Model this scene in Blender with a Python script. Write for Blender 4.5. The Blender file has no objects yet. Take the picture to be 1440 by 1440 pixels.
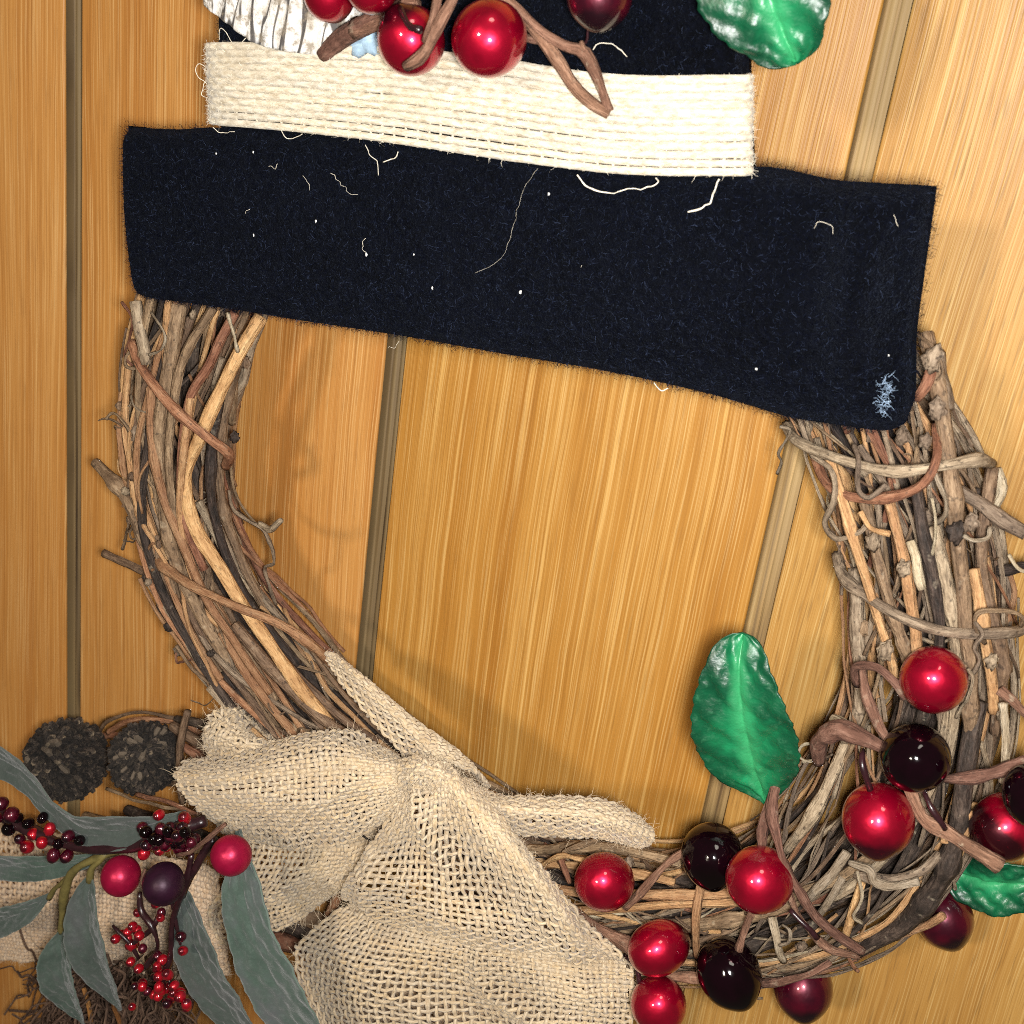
import bpy, math, random
import numpy as np
from mathutils import Vector, Matrix

random.seed(7)
rng = np.random.default_rng(7)
scene = bpy.context.scene
col = scene.collection

# ------------------------------------------------------------------ camera
# The wall is the plane y = 0 (x along the wall, z up, the viewer on the -y side).
FPX, CX = 1850.0, 720.0
def _solve():
    d = np.array([102 - CX, -(5100 - CX), FPX]); d /= np.linalg.norm(d)
    r = np.array([-3127 - CX, 0.0, FPX]); r /= np.linalg.norm(r)
    n = np.cross(d, r); n /= np.linalg.norm(n)
    if n[2] > 0: n = -n
    Z, Y = -d, -n
    X = np.cross(Z, Y)
    return np.array([X, Y, Z])
M = _solve()                      # camera (right, up, forward) -> world
CAM = np.array([0.0, -0.26193193, 0.0])
def P(px, py, h=0.0):
    """point of the wall-parallel sheet h millimetres in front of the wall"""
    v = M @ np.array([px - CX, -(py - CX), FPX])
    t = (-h * 0.001 - CAM[1]) / v[1]
    return CAM + v * t
def MMPX(px, py, h):              # millimetres per photo pixel at that place
    p = P(px, py, h)
    depth = float((M.T @ (p - CAM))[2])
    return depth / FPX * 1000.0

cam = bpy.data.cameras.new('camera')
cam.sensor_width = 36.0
cam.lens = 36.0 * FPX / 1440.0
cam.clip_start, cam.clip_end = 0.01, 20.0
cam_o = bpy.data.objects.new('camera', cam); col.objects.link(cam_o)
R = Matrix(((M[0, 0], M[0, 1], -M[0, 2]), (M[1, 0], M[1, 1], -M[1, 2]), (M[2, 0], M[2, 1], -M[2, 2])))
cam_o.matrix_world = Matrix.Translation(Vector(CAM)) @ R.to_4x4()
cam.dof.use_dof = True
cam.dof.focus_distance = 0.280
cam.dof.aperture_fstop = 42.0
scene.camera = cam_o

# ------------------------------------------------------------------ world, lamps, exposure
world = bpy.data.worlds.new('World'); scene.world = world; world.use_nodes = True
bg = world.node_tree.nodes['Background']
bg.inputs[0].default_value = (1.0, 0.86, 0.68, 1); bg.inputs[1].default_value = 0.06

def cam_dir(right, up, back):
    v = M @ np.array([right, up, -back]); return v / np.linalg.norm(v)
def lamp(name, kind, loc, power, color, size, target=None):
    l = bpy.data.lights.new(name, kind); l.energy = power; l.color = color
    if kind == 'AREA':
        l.shape = 'DISK'; l.size = size
    else:
        l.shadow_soft_size = size
    o = bpy.data.objects.new(name, l); col.objects.link(o); o.location = Vector(loc)
    if target is not None:
        o.rotation_euler = (Vector(target) - Vector(loc)).to_track_quat('-Z', 'Y').to_euler()
    return o
CEN = P(760, 760, 20)
# the phone's own flash right beside the lens, and two room lamps behind the photographer
lamp('phone_flash', 'AREA', CAM + cam_dir(0.010, -0.006, 0.002) * 0.013, 1.12, (1.0, 0.98, 0.95), 0.022, CEN)
lamp('room_lamp', 'POINT', CEN + cam_dir(-0.46, 0.07, 0.88) * 0.75, 8.0, (1.0, 0.88, 0.72), 0.035)
lamp('ceiling_lamp', 'POINT', CEN + cam_dir(0.12, 0.66, 0.74) * 1.5, 7.0, (1.0, 0.92, 0.80), 0.16)

scene.view_settings.view_transform = 'Standard'
scene.view_settings.look = 'None'
scene.view_settings.exposure = 0.33
scene.view_settings.gamma = 1.0
scene.view_settings.use_curve_mapping = False
scene.render.engine = 'CYCLES'
scene.cycles.max_bounces = 6
scene.cycles.filter_width = 0.9
scene.cycles.use_denoising = False      # keep the fine grain; the photograph is grainy too
scene.cycles.sample_clamp_indirect = 2.0

# ------------------------------------------------------------------ node helpers
class NT:
    def __init__(self, name, **bs):
        self.m = bpy.data.materials.new(name); self.m.use_nodes = True
        self.nt = self.m.node_tree; self.b = self.nt.nodes['Principled BSDF']
        for k, v in bs.items(): self.set(k.replace('_', ' '), v)
    def set(self, k, v):
        s = self.b.inputs[k]
        if hasattr(v, 'is_linked'): self.nt.links.new(v, s)
        elif isinstance(v, (tuple, list)): s.default_value = (*v, 1) if len(v) == 3 and s.type == 'RGBA' else v
        else: s.default_value = v
    def n(self, t, **kw):
        nd = self.nt.nodes.new(t)
        for k, v in kw.items(): setattr(nd, k, v)
        return nd
    def put(self, sock, v):
        if hasattr(v, 'is_linked'): self.nt.links.new(v, sock)
        else: sock.default_value = v
    def coord(self, which='Object'):
        return self.n('ShaderNodeTexCoord').outputs[which]
    def rand(self):
        return self.n('ShaderNodeObjectInfo').outputs['Random']
    def mapv(self, v, scale=(1, 1, 1), loc=(0, 0, 0), rot=(0, 0, 0)):
        m = self.n('ShaderNodeMapping'); self.nt.links.new(v, m.inputs[0])
        self.put(m.inputs[1], loc); m.inputs[2].default_value = rot; m.inputs[3].default_value = scale
        return m.outputs[0]
    def noise(self, v, scale=5, detail=3, rough=0.55, dist=0.0):
        t = self.n('ShaderNodeTexNoise'); self.nt.links.new(v, t.inputs['Vector'])
        t.inputs['Scale'].default_value = scale; t.inputs['Detail'].default_value = detail
        t.inputs['Roughness'].default_value = rough; t.inputs['Distortion'].default_value = dist
        return t.outputs['Fac']
    def voro(self, v, scale=5, feature='F1'):
        t = self.n('ShaderNodeTexVoronoi', feature=feature); self.nt.links.new(v, t.inputs['Vector'])
        t.inputs['Scale'].default_value = scale
        return t.outputs['Distance']
    def ramp(self, fac, stops):
        r = self.n('ShaderNodeValToRGB'); self.nt.links.new(fac, r.inputs[0])
        e = r.color_ramp.elements
        while len(e) < len(stops): e.new(0.5)
        for el, (p, c) in zip(e, stops):
            el.position = p
            c = (c, c, c) if isinstance(c, (int, float)) else c
            el.color = (*c, 1)
        return r.outputs[0]
    def mix(self, fac, a, b, mode='MIX'):
        m = self.n('ShaderNodeMix', data_type='RGBA', blend_type=mode)
        self.put(m.inputs[0], fac)
        for s, v in ((m.inputs[6], a), (m.inputs[7], b)):
            if isinstance(v, tuple) and len(v) == 3: v = (*v, 1)
            self.put(s, v)
        return m.outputs[2]
    def math(self, op, a, b=0.0, c=0.0):
        m = self.n('ShaderNodeMath', operation=op)
        self.put(m.inputs[0], a); self.put(m.inputs[1], b); self.put(m.inputs[2], c)
        return m.outputs[0]
    def vmath(self, op, a, b):
        m = self.n('ShaderNodeVectorMath', operation=op)
        self.put(m.inputs[0], a); self.put(m.inputs[1], b)
        return m.outputs[0]
    def comb(self, x, y, z):
        m = self.n('ShaderNodeCombineXYZ')
        for s, v in zip(m.inputs, (x, y, z)): self.put(s, v)
        return m.outputs[0]
    def sep(self, v):
        m = self.n('ShaderNodeSeparateXYZ'); self.nt.links.new(v, m.inputs[0]); return m.outputs
    def hsv(self, c, h=0.5, s=1.0, v=1.0):
        m = self.n('ShaderNodeHueSaturation')
        self.put(m.inputs['Hue'], h); self.put(m.inputs['Saturation'], s); self.put(m.inputs['Value'], v)
        self.put(m.inputs['Color'], c); return m.outputs[0]
    def bump(self, h, strength=0.4, dist=0.001):
        b = self.n('ShaderNodeBump'); b.inputs['Strength'].default_value = strength
        b.inputs['Distance'].default_value = dist
        self.nt.links.new(h, b.inputs['Height'])
        self.nt.links.new(b.outputs[0], self.b.inputs['Normal'])

MAT = {}
def m_wood(name, hue, sat, val, dash, streak):
    w = NT(name, Roughness=0.46, Specular_IOR_Level=0.35)
    r = w.rand()
    v = w.coord('Object')
    off = w.vmath('SCALE', (3.1, 0, 7.7), (0, 0, 0))
    off.node.inputs['Scale'].default_value = 1; w.nt.links.new(r, off.node.inputs['Scale'])
    v = w.vmath('ADD', v, off)
    warp = w.noise(w.mapv(v, (11, 1, 4)), 1, 1)
    warp2 = w.noise(w.mapv(v, (70, 1, 30)), 1, 1)
    x, y, z = w.sep(v)
    x2 = w.math('ADD', w.math('MULTIPLY_ADD', warp, 0.014, x), w.math('MULTIPLY', warp2, 0.0010))
    v = w.comb(x2, y, z)
    wide = w.noise(w.mapv(v, (95, 1, 2.5)), 1, 3)
    mid = w.noise(w.mapv(v, (900, 1, 6)), 1, 2)
    fine = w.noise(w.mapv(v, (2500, 1, 18)), 1, 2, 0.6)
    pore = w.noise(w.mapv(v, (1500, 1, 75)), 1, 2)
    c = w.ramp(wide, [(0.30, (0.330, 0.128, 0.022)), (0.5, (0.400, 0.175, 0.036)), (0.72, (0.450, 0.215, 0.052))])
    light = w.ramp(mid, [(0.54, 0.0), (0.66, 1.0)])
    c = w.mix(w.math('MULTIPLY', light, streak), c, (0.600, 0.345, 0.115))
    dk = w.ramp(mid, [(0.28, 1.0), (0.44, 0.0)])
    c = w.mix(w.math('MULTIPLY', dk, 0.35), c, (0.250, 0.092, 0.016))
    fl = w.ramp(fine, [(0.52, 0.0), (0.70, 1.0)])
    c = w.mix(w.math('MULTIPLY', fl, 0.55), c, (0.640, 0.420, 0.175))
    fd = w.ramp(fine, [(0.30, 1.0), (0.46, 0.0)])
    c = w.mix(w.math('MULTIPLY', fd, 0.42), c, (0.215, 0.080, 0.016))
    pr = w.ramp(pore, [(0.34, 1.0), (0.44, 0.0)])
    c = w.mix(w.math('MULTIPLY', pr, dash), c, (0.20, 0.085, 0.022))
    c = w.hsv(c, hue, sat, w.math('MULTIPLY_ADD', r, 0.06, val))
    w.set('Base Color', c)
    w.set('Roughness', w.math('MULTIPLY_ADD', fine, 0.22, 0.36))
    w.bump(w.math('ADD', w.math('MULTIPLY', mid, 0.6), fine), 0.30, 0.0004)
    return w.m
def m_tongue(name, k):
    w = NT(name, Roughness=0.7)
    v = w.coord('Object')
    a = w.noise(w.mapv(v, (700, 1, 9)), 1, 3)
    b = w.noise(w.mapv(v, (90, 1, 25)), 1, 3)
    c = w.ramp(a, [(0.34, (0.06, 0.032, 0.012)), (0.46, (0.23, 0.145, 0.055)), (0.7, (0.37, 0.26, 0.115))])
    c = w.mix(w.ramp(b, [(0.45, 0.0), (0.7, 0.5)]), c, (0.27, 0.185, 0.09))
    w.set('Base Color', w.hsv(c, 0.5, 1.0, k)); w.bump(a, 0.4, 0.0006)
    return w.m
def m_bark(name, lo, midc, hi, spot=0.5, spot_col=(0.03, 0.02, 0.014), rough=0.72, fleck=0.25):
    w = NT(name, Roughness=rough, Specular_IOR_Level=0.3)
    uv = w.coord('UV'); r = w.rand()
    o = w.coord('Object')
    uv = w.vmath('ADD', uv, w.comb(w.math('MULTIPLY', r, 97.0), w.math('MULTIPLY', r, 31.0), r))
    s1 = w.noise(w.mapv(uv, (0.10, 5.0, 1)), 1, 4, 0.6)
    s2 = w.noise(w.mapv(uv, (0.42, 14.0, 1)), 1, 3, 0.65)
    blot = w.noise(o, 190, 4, 0.6)
    sp = w.noise(w.mapv(uv, (0.75, 8.0, 1)), 1, 2, 0.5)
    crk = w.noise(w.mapv(uv, (0.16, 9.0, 1)), 1, 2, 0.5)
    f = w.math('ADD', w.math('MULTIPLY', s1, 0.5), w.math('MULTIPLY', s2, 0.5))
    c = w.ramp(f, [(0.36, lo), (0.5, midc), (0.63, hi)])
    c = w.mix(w.ramp(blot, [(0.48, 0.0), (0.68, 0.65)]), c, lo)
    c = w.mix(w.math('MULTIPLY', w.ramp(sp, [(0.62, 0.0), (0.67, 1.0)]), spot), c, spot_col)
    c = w.mix(w.math('MULTIPLY', w.ramp(crk, [(0.32, 1.0), (0.40, 0.0)]), 0.45 * spot), c, spot_col)
    pale = w.ramp(w.noise(o, 420, 3, 0.6), [(0.62, 0.0), (0.72, 1.0)])
    c = w.mix(w.math('MULTIPLY', pale, fleck), c, (0.46, 0.38, 0.27))
    c = w.hsv(c, w.math('MULTIPLY_ADD', r, 0.016, 0.492), 1.0, w.math('MULTIPLY_ADD', r, 0.65, 0.72))
    w.set('Base Color', c)
    hgt = w.math('ADD', w.math('ADD', s2, w.math('MULTIPLY', s1, 0.7)), w.math('MULTIPLY', blot, 0.8))
    w.bump(w.math('ADD', hgt, crk), 0.8, 0.0007)
    return w.m
def m_jute(name, a, b, c3):
    w = NT(name, Roughness=0.85, Specular_IOR_Level=0.25, Sheen_Weight=0.25, Sheen_Roughness=0.4)
    uv = w.coord('UV'); o = w.coord('Object')
    # uv: x = millimetres along the thread, y = turns round it, plus a per-thread offset in x
    tw = w.noise(w.mapv(uv, (0.55, 5.0, 1), rot=(0, 0, 0.5)), 1, 3, 0.6)
    big = w.noise(o, 95, 3, 0.55)
    thr = w.noise(w.mapv(uv, (0.03, 0.0, 0)), 1, 1)
    c = w.ramp(tw, [(0.32, a), (0.5, b), (0.68, c3)])
    c = w.mix(w.ramp(big, [(0.5, 0.0), (0.72, 0.5)]), c, a)
    c = w.hsv(c, 0.5, w.math('MULTIPLY_ADD', thr, 0.7, 0.65), w.math('MULTIPLY_ADD', thr, 0.5, 0.72))
    w.set('Base Color', c); w.bump(tw, 0.7, 0.0005)
    return w.m
def m_fiber(name, c, var=0.5, **k):
    w = NT(name, Roughness=0.7, **k)
    n = w.noise(w.coord('Object'), 900, 1)
    w.set('Base Color', w.hsv((*c, 1), 0.5, 1.0, w.math('MULTIPLY_ADD', n, 2 * var, 1 - var)))
    return w.m
def m_felt():
    w = NT('black_navy_felt', Roughness=0.95, Specular_IOR_Level=0.06, Sheen_Weight=0.03, Sheen_Roughness=0.45)
    w.set('Sheen Tint', (0.55, 0.68, 1.0))
    o = w.coord('Object')
    a = w.noise(o, 700, 4, 0.7); b = w.noise(o, 55, 3); f = w.noise(o, 2400, 2, 0.7)
    c = w.ramp(a, [(0.40, (0.0003, 0.0004, 0.0010)), (0.6, (0.0011, 0.0015, 0.0036)), (0.8, (0.004, 0.0058, 0.014))])
    c = w.mix(w.ramp(b, [(0.45, 0.0), (0.75, 0.6)]), c, (0.0018, 0.0024, 0.0052))
    w.set('Base Color', c)
    w.bump(w.math('ADD', a, w.math('MULTIPLY', f, 0.6)), 0.9, 0.0012)
    return w.m
def m_berry(name, main, deep, tip, coat=1.0, rough=0.36, coat_r=0.07, tipw=0.86, metal=0.0):
    w = NT(name, Metallic=metal, Roughness=rough, Coat_Weight=coat, Coat_Roughness=coat_r, Specular_IOR_Level=0.4)
    o = w.coord('Object'); z = w.sep(o)[2]; r = w.rand()
    n = w.noise(w.vmath('ADD', o, w.comb(w.math('MULTIPLY', r, 40), r, 3.0)), 1.6, 3)
    c = w.mix(w.ramp(n, [(0.4, 0.0), (0.66, 0.75)]), main, deep)
    zz = w.math('MULTIPLY_ADD', n, 0.28, z)
    c = w.mix(w.ramp(w.math('MULTIPLY_ADD', zz, 0.5, 0.5), [(tipw, 0.0), (min(0.995, tipw + 0.16), 0.92)]), c, tip)
    sp = w.noise(o, 9, 2)
    c = w.mix(w.ramp(sp, [(0.66, 0.0), (0.72, 0.35)]), c, deep)
    w.set('Base Color', c)
    w.bump(w.noise(o, 2.2, 2), 0.06, 0.002)
    return w.m
def m_leaf():
    w = NT('glossy_green_leaf_cloth', Roughness=0.42, Specular_IOR_Level=0.45, Coat_Weight=0.12, Coat_Roughness=0.3)
    u, v, _ = w.sep(w.coord('UV')); o = w.coord('Object')
    av = w.math('ABSOLUTE', v)
    n = w.noise(o, 130, 4, 0.6); n2 = w.noise(o, 520, 3, 0.65)
    c = w.ramp(w.math('MULTIPLY_ADD', n, 0.9, w.math('MULTIPLY', av, 0.35)),
               [(0.36, (0.012, 0.230, 0.090)), (0.52, (0.006, 0.140, 0.052)), (0.70, (0.002, 0.062, 0.025)), (0.92, (0.002, 0.025, 0.012))])
    rib = w.ramp(av, [(0.0, 0.9), (0.30, 0.0)])
    c = w.mix(w.math('MULTIPLY', rib, 0.75), c, (0.045, 0.33, 0.125))
    c = w.mix(w.ramp(n2, [(0.55, 0.0), (0.75, 0.35)]), c, (0.05, 0.24, 0.11))
    w.set('Base Color', c)
    w.set('Roughness', w.math('MULTIPLY_ADD', n2, 0.28, 0.27))
    w.bump(w.math('ADD', n, w.math('MULTIPLY', n2, 0.5)), 0.38, 0.0010)
    return w.m
def m_euc():
    w = NT('dusty_grey_green_leaf', Roughness=0.8, Sheen_Weight=0.3)
    u, v, _ = w.sep(w.coord('UV')); o = w.coord('Object'); r = w.rand()
    n = w.noise(o, 90, 4, 0.6); n2 = w.noise(o, 800, 3, 0.7)
    c = w.ramp(n, [(0.30, (0.026, 0.060, 0.042)), (0.5, (0.046, 0.088, 0.064)), (0.72, (0.080, 0.092, 0.096))])
    av = w.math('ABSOLUTE', v)
    c = w.mix(w.ramp(av, [(0.93, 0.0), (0.99, 0.35)]), c, (0.20, 0.28, 0.22))
    c = w.mix(w.ramp(n2, [(0.5, 0.0), (0.8, 0.4)]), c, (0.15, 0.19, 0.17))
    c = w.hsv(c, 0.5, w.math('MULTIPLY_ADD', r, 0.45, 0.58), w.math('MULTIPLY_ADD', r, 0.35, 0.55))
    w.set('Base Color', c); w.bump(w.math('ADD', n, n2), 0.4, 0.0007)
    return w.m
def m_birch():
    w = NT('white_birch_bark', Roughness=0.75)
    o = w.coord('Object')
    u = w.coord('UV')
    a = w.noise(w.mapv(u, (7, 0.5, 1)), 1, 2, 0.5, 0.1); b = w.noise(o, 210, 5, 0.7); d = w.noise(w.mapv(u, (16, 7, 1)), 1, 5, 0.7)
    c = w.ramp(b, [(0.3, (0.42, 0.38, 0.32)), (0.55, (0.72, 0.70, 0.67)), (0.8, (0.85, 0.86, 0.88))])
    c = w.mix(w.ramp(a, [(0.475, 0.0), (0.490, 0.97), (0.520, 0.97), (0.535, 0.0)]), c, (0.055, 0.048, 0.045))
    c = w.mix(w.ramp(d, [(0.50, 0.0), (0.62, 0.85)]), c, (0.22, 0.18, 0.13))
    w.set('Base Color', c); w.bump(w.math('ADD', a, b), 0.7, 0.0015)
    return w.m
def m_plain(name, c, rough=0.6, scale=300, var=0.35, bump=0.4, **k):
    w = NT(name, Roughness=rough, **k)
    n = w.noise(w.coord('Object'), scale, 4, 0.6)
    lo = tuple(x * (1 - var) for x in c); hi = tuple(min(1, x * (1 + var)) for x in c)
    w.set('Base Color', w.ramp(n, [(0.3, lo), (0.7, hi)]))
    w.bump(n, bump, 0.0006)
    return w.m
def m_cone():
    w = NT('charcoal_cone_scale', Roughness=0.85)
    o = w.coord('Object'); r = w.rand()
    n = w.noise(w.vmath('ADD', o, w.comb(w.math('MULTIPLY', r, 50), r, 0)), 7, 5, 0.7)
    c = w.ramp(n, [(0.30, (0.010, 0.008, 0.007)), (0.50, (0.045, 0.034, 0.027)), (0.62, (0.14, 0.105, 0.078)), (0.78, (0.27, 0.20, 0.13))])
    tipf = w.ramp(w.math('ADD', w.sep(o)[0], w.math('MULTIPLY', n, 0.06)), [(0.11, 0.0), (0.17, 0.8)])
    c = w.mix(w.math('MULTIPLY', tipf, w.math('POWER', r, 1.5)), c, (0.34, 0.26, 0.17))
    w.set('Base Color', w.hsv(c, 0.5, 1.0, w.math('MULTIPLY_ADD', w.math('POWER', r, 3), 1.4, 0.6)))
    w.bump(n, 0.8, 0.4)
    return w.m

MAT['wood_l'] = m_wood('orange_pine_board', 0.499, 0.99, 1.00, 0.24, 0.32); MAT['wood_m'] = m_wood('golden_pine_board', 0.505, 1.01, 0.90, 0.25, 0.72)
MAT['wood_r'] = m_wood('flash_paled_pine_board', 0.511, 0.96, 0.95, 0.50, 0.35); MAT['tongue'] = m_tongue('weathered_groove_wood', 1.12); MAT['tongue_shade'] = m_tongue('shade_tinted_groove_wood', 0.55)  # right boards: paleness is mostly flash light painted in, plus some board variation
MAT['tan'] = m_bark('smooth_tan_vine', (0.235, 0.115, 0.050), (0.370, 0.205, 0.095), (0.455, 0.285, 0.145), 0.35, fleck=0.08)
MAT['brown'] = m_bark('brown_vine_bark', (0.082, 0.050, 0.029), (0.178, 0.112, 0.065), (0.280, 0.190, 0.115), 0.6)
MAT['red'] = m_bark('reddish_vine_bark', (0.115, 0.045, 0.024), (0.225, 0.098, 0.052), (0.315, 0.165, 0.095), 0.5, fleck=0.12)
MAT['grey'] = m_bark('grey_tan_vine_bark', (0.105, 0.073, 0.048), (0.220, 0.160, 0.106), (0.335, 0.258, 0.178), 0.7, fleck=0.25)
MAT['dark'] = m_bark('dark_vine_bark', (0.012, 0.009, 0.007), (0.038, 0.026, 0.020), (0.092, 0.064, 0.048), 0.5, fleck=0.3)
MAT['pale'] = m_bark('pale_stripped_vine', (0.215, 0.160, 0.098), (0.340, 0.270, 0.182), (0.450, 0.380, 0.280), 0.3, fleck=0.3)
MAT['paper'] = m_bark('brown_paper_wrapped_wire', (0.090, 0.042, 0.026), (0.165, 0.082, 0.053), (0.270, 0.150, 0.102), 0.35, rough=0.9, fleck=0.3)
MAT['wire'] = m_plain('dark_maroon_wire', (0.022, 0.007, 0.009), 0.3, 400, 0.4, 0.2)
MAT['jute'] = m_jute('natural_jute_thread', (0.395, 0.285, 0.168), (0.525, 0.415, 0.275), (0.610, 0.510, 0.375))
MAT['jute_tail'] = m_jute('tan_jute_thread', (0.420, 0.280, 0.170), (0.560, 0.415, 0.280), (0.650, 0.510, 0.370))
MAT['band'] = m_jute('cream_jute_thread', (0.430, 0.358, 0.250), (0.580, 0.515, 0.400), (0.660, 0.610, 0.510))
MAT['jfiber'] = m_fiber('jute_fibre', (0.56, 0.45, 0.31))
MAT['bfiber'] = m_fiber('cream_fibre', (0.72, 0.66, 0.54))
MAT['felt'] = m_felt()
MAT['ffuzz'] = m_fiber('black_felt_fibre', (0.0014, 0.0022, 0.0070), 0.9, Specular_IOR_Level=0.06)
MAT['flight'] = m_fiber('blue_grey_felt_fibre', (0.019, 0.027, 0.054), 0.98, Specular_IOR_Level=0.1)
MAT['lint'] = m_fiber('white_lint', (0.72, 0.72, 0.70), 0.3)
MAT['lintblue'] = m_fiber('pale_blue_lint', (0.26, 0.36, 0.50), 0.3)
MAT['bred'] = m_berry('glossy_red_berry', (0.42, 0.0008, 0.024, 1), (0.27, 0.0005, 0.016, 1), (0.030, 0.0008, 0.008, 1), metal=0.74)
MAT['bdark'] = m_berry('glossy_black_berry', (0.004, 0.0006, 0.0018, 1), (0.002, 0.0005, 0.001, 1), (0.002, 0.001, 0.001, 1), coat=0.0, rough=0.075)
MAT['bmar'] = m_berry('glossy_maroon_berry', (0.085, 0.001, 0.012, 1), (0.030, 0.0008, 0.008, 1), (0.008, 0.001, 0.004, 1), metal=0.5)
MAT['bmix'] = m_berry('glossy_red_berry_with_dark_end', (0.40, 0.0008, 0.022, 1), (0.24, 0.0006, 0.014, 1), (0.012, 0.001, 0.004, 1), tipw=0.48, metal=0.74)
MAT['sred'] = m_berry('satin_red_berry', (0.36, 0.006, 0.045, 1), (0.27, 0.004, 0.032, 1), (0.06, 0.002, 0.012, 1), 0.0, 0.40, 0.3, metal=0.5)
MAT['sdark'] = m_berry('satin_plum_berry', (0.030, 0.006, 0.020, 1), (0.018, 0.004, 0.012, 1), (0.008, 0.002, 0.006, 1), 0.0, 0.45, 0.3, metal=0.4)
MAT['leaf'] = m_leaf(); MAT['euc'] = m_euc(); MAT['birch'] = m_birch(); MAT['cone'] = m_cone()
MAT['cone_tan'] = m_plain('tan_cone_scale', (0.105, 0.080, 0.056), 0.85, 900, 0.95)
MAT['olive'] = m_plain('olive_stem', (0.13, 0.105, 0.03), 0.6)
MAT['conecore'] = m_plain('black_cone_core', (0.020, 0.015, 0.012), 0.9)
MAT['moss'] = m_bark('dark_brown_dried_moss', (0.030, 0.016, 0.011), (0.090, 0.050, 0.035), (0.200, 0.125, 0.085), 0.2, fleck=0.1)
MAT['mossor'] = m_bark('orange_brown_dried_stalk', (0.16, 0.062, 0.018), (0.26, 0.11, 0.03), (0.34, 0.17, 0.06), 0.2, fleck=0.05)
MAT['chip'] = m_plain('blue_white_glaze', (0.30, 0.42, 0.58), 0.15, 160, 0.9, 0.1)

# ------------------------------------------------------------------ mesh helpers
def link(o, parent=None):
    col.objects.link(o)
    if parent is not None: o.parent = parent
    return o
def tag(o, label=None, cat=None, kind=None, group=None):
    if label: o['label'] = label
    if cat: o['category'] = cat
    if kind: o['kind'] = kind
    if group: o['group'] = group
    return o
def empty(name, label, cat, loc):
    o = bpy.data.objects.new(name, None); col.objects.link(o)
    o.empty_display_size = 0.01
    tag(o, label, cat); o['_loc'] = [float(x) for x in loc]
    return o
def mesh_np(name, V, F, mat, parent=None, UV=None, smooth=True):
    V = np.asarray(V, np.float32); F = np.asarray(F, np.int32)
    me = bpy.data.meshes.new(name)
    k = F.shape[1]
    me.vertices.add(len(V)); me.vertices.foreach_set('co', V.ravel())
    me.loops.add(F.size); me.loops.foreach_set('vertex_index', F.ravel())
    me.polygons.add(len(F))
    me.polygons.foreach_set('loop_start', np.arange(0, F.size, k, dtype=np.int32))
    me.polygons.foreach_set('use_smooth', np.full(len(F), smooth))
    me.update(calc_edges=True)
    if UV is not None:
        l = me.uv_layers.new(name='UVMap')
        l.data.foreach_set('uv', np.asarray(UV, np.float32)[F.ravel()].ravel())
    me.materials.append(MAT[mat])
    return link(bpy.data.objects.new(name, me), parent)
def norm(a):
    return a / np.maximum(np.linalg.norm(a, axis=-1, keepdims=True), 1e-12)
def catmull(pts, n, closed=False):
    p = np.asarray(pts, float)
    if closed: p = np.vstack([p[-1:], p, p[:2]])
    else: p = np.vstack([2 * p[:1] - p[1:2], p, 2 * p[-1:] - p[-2:-1]])
    segs = len(p) - 3
    t = np.linspace(0, segs, n, endpoint=not closed)
    i = np.minimum(t.astype(int), segs - 1); f = (t - i)[:, None]
    a, b, c, d = p[i], p[i + 1], p[i + 2], p[i + 3]
    return 0.5 * (2 * b + (c - a) * f + (2 * a - 5 * b + 4 * c - d) * f ** 2 + (3 * b - a - 3 * c + d) * f ** 3)
def arclen(p):
    return np.concatenate([[0], np.cumsum(np.linalg.norm(np.diff(p, axis=0), axis=1))])
def resample(p, n):
    s = arclen(p); t = np.linspace(0, s[-1], n)
    return np.stack([np.interp(t, s, p[:, k]) for k in range(p.shape[1])], 1)
def smooth_noise(n, step, amp):
    k = max(3, int(n / step) + 3)
    return np.interp(np.linspace(0, k - 1, n), np.arange(k), rng.normal(0, 1, k)) * amp
def tube_np(p, r, sides=8, cap=True, uoff=0.0):
    """swept tube: returns V, F(quads), UV (x = mm along, y = turns)"""
    n = len(p)
    T = norm(np.gradient(p, axis=0))
    N = np.zeros_like(p)
    ref = np.array([0.0, 1.0, 0.0])
    if abs(T[0] @ ref) > 0.9: ref = np.array([1.0, 0, 0])
    cur = ref - T[0] * (T[0] @ ref)
    for i in range(n):
        cur = cur - T[i] * (T[i] @ cur); cur = cur / max(np.linalg.norm(cur), 1e-9); N[i] = cur
    B = np.cross(T, N)
    a = np.arange(sides + 1) / sides * 2 * math.pi
    ring = N[:, None] * np.cos(a)[None, :, None] + B[:, None] * np.sin(a)[None, :, None]
    r = np.asarray(r)
    V = (p[:, None] + ring * r[:, None, None] if r.ndim == 1 else p[:, None] + ring * r[:, :, None])
    s = arclen(p) * 1000 + uoff
    UV = np.stack([np.repeat(s[:, None], sides + 1, 1), np.repeat(a[None] / (2 * math.pi), n, 0)], -1)
    V = V.reshape(-1, 3); UV = UV.reshape(-1, 2)
    k = sides + 1
    i, j = np.meshgrid(np.arange(n - 1), np.arange(sides), indexing='ij')
    q = (i * k + j).ravel()
    F = np.stack([q, q + 1, q + k + 1, q + k], 1)
    if cap:
        c0 = len(V); V = np.vstack([V, p[:1] - T[:1] * r.ravel()[0] * 0.15, p[-1:] + T[-1:] * r.ravel()[-1] * 0.15])
        UV = np.vstack([UV, [[uoff, 0.5]], [[s[-1], 0.5]]])
        e = (n - 1) * k
        F0 = [[c0, j + 1, j, c0] for j in range(sides)]
        F1 = [[c0 + 1, e + j, e + j + 1, c0 + 1] for j in range(sides)]
        F = np.vstack([F, F0, F1])
    return V, F, UV
def tri_fix(F):
    return F
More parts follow.
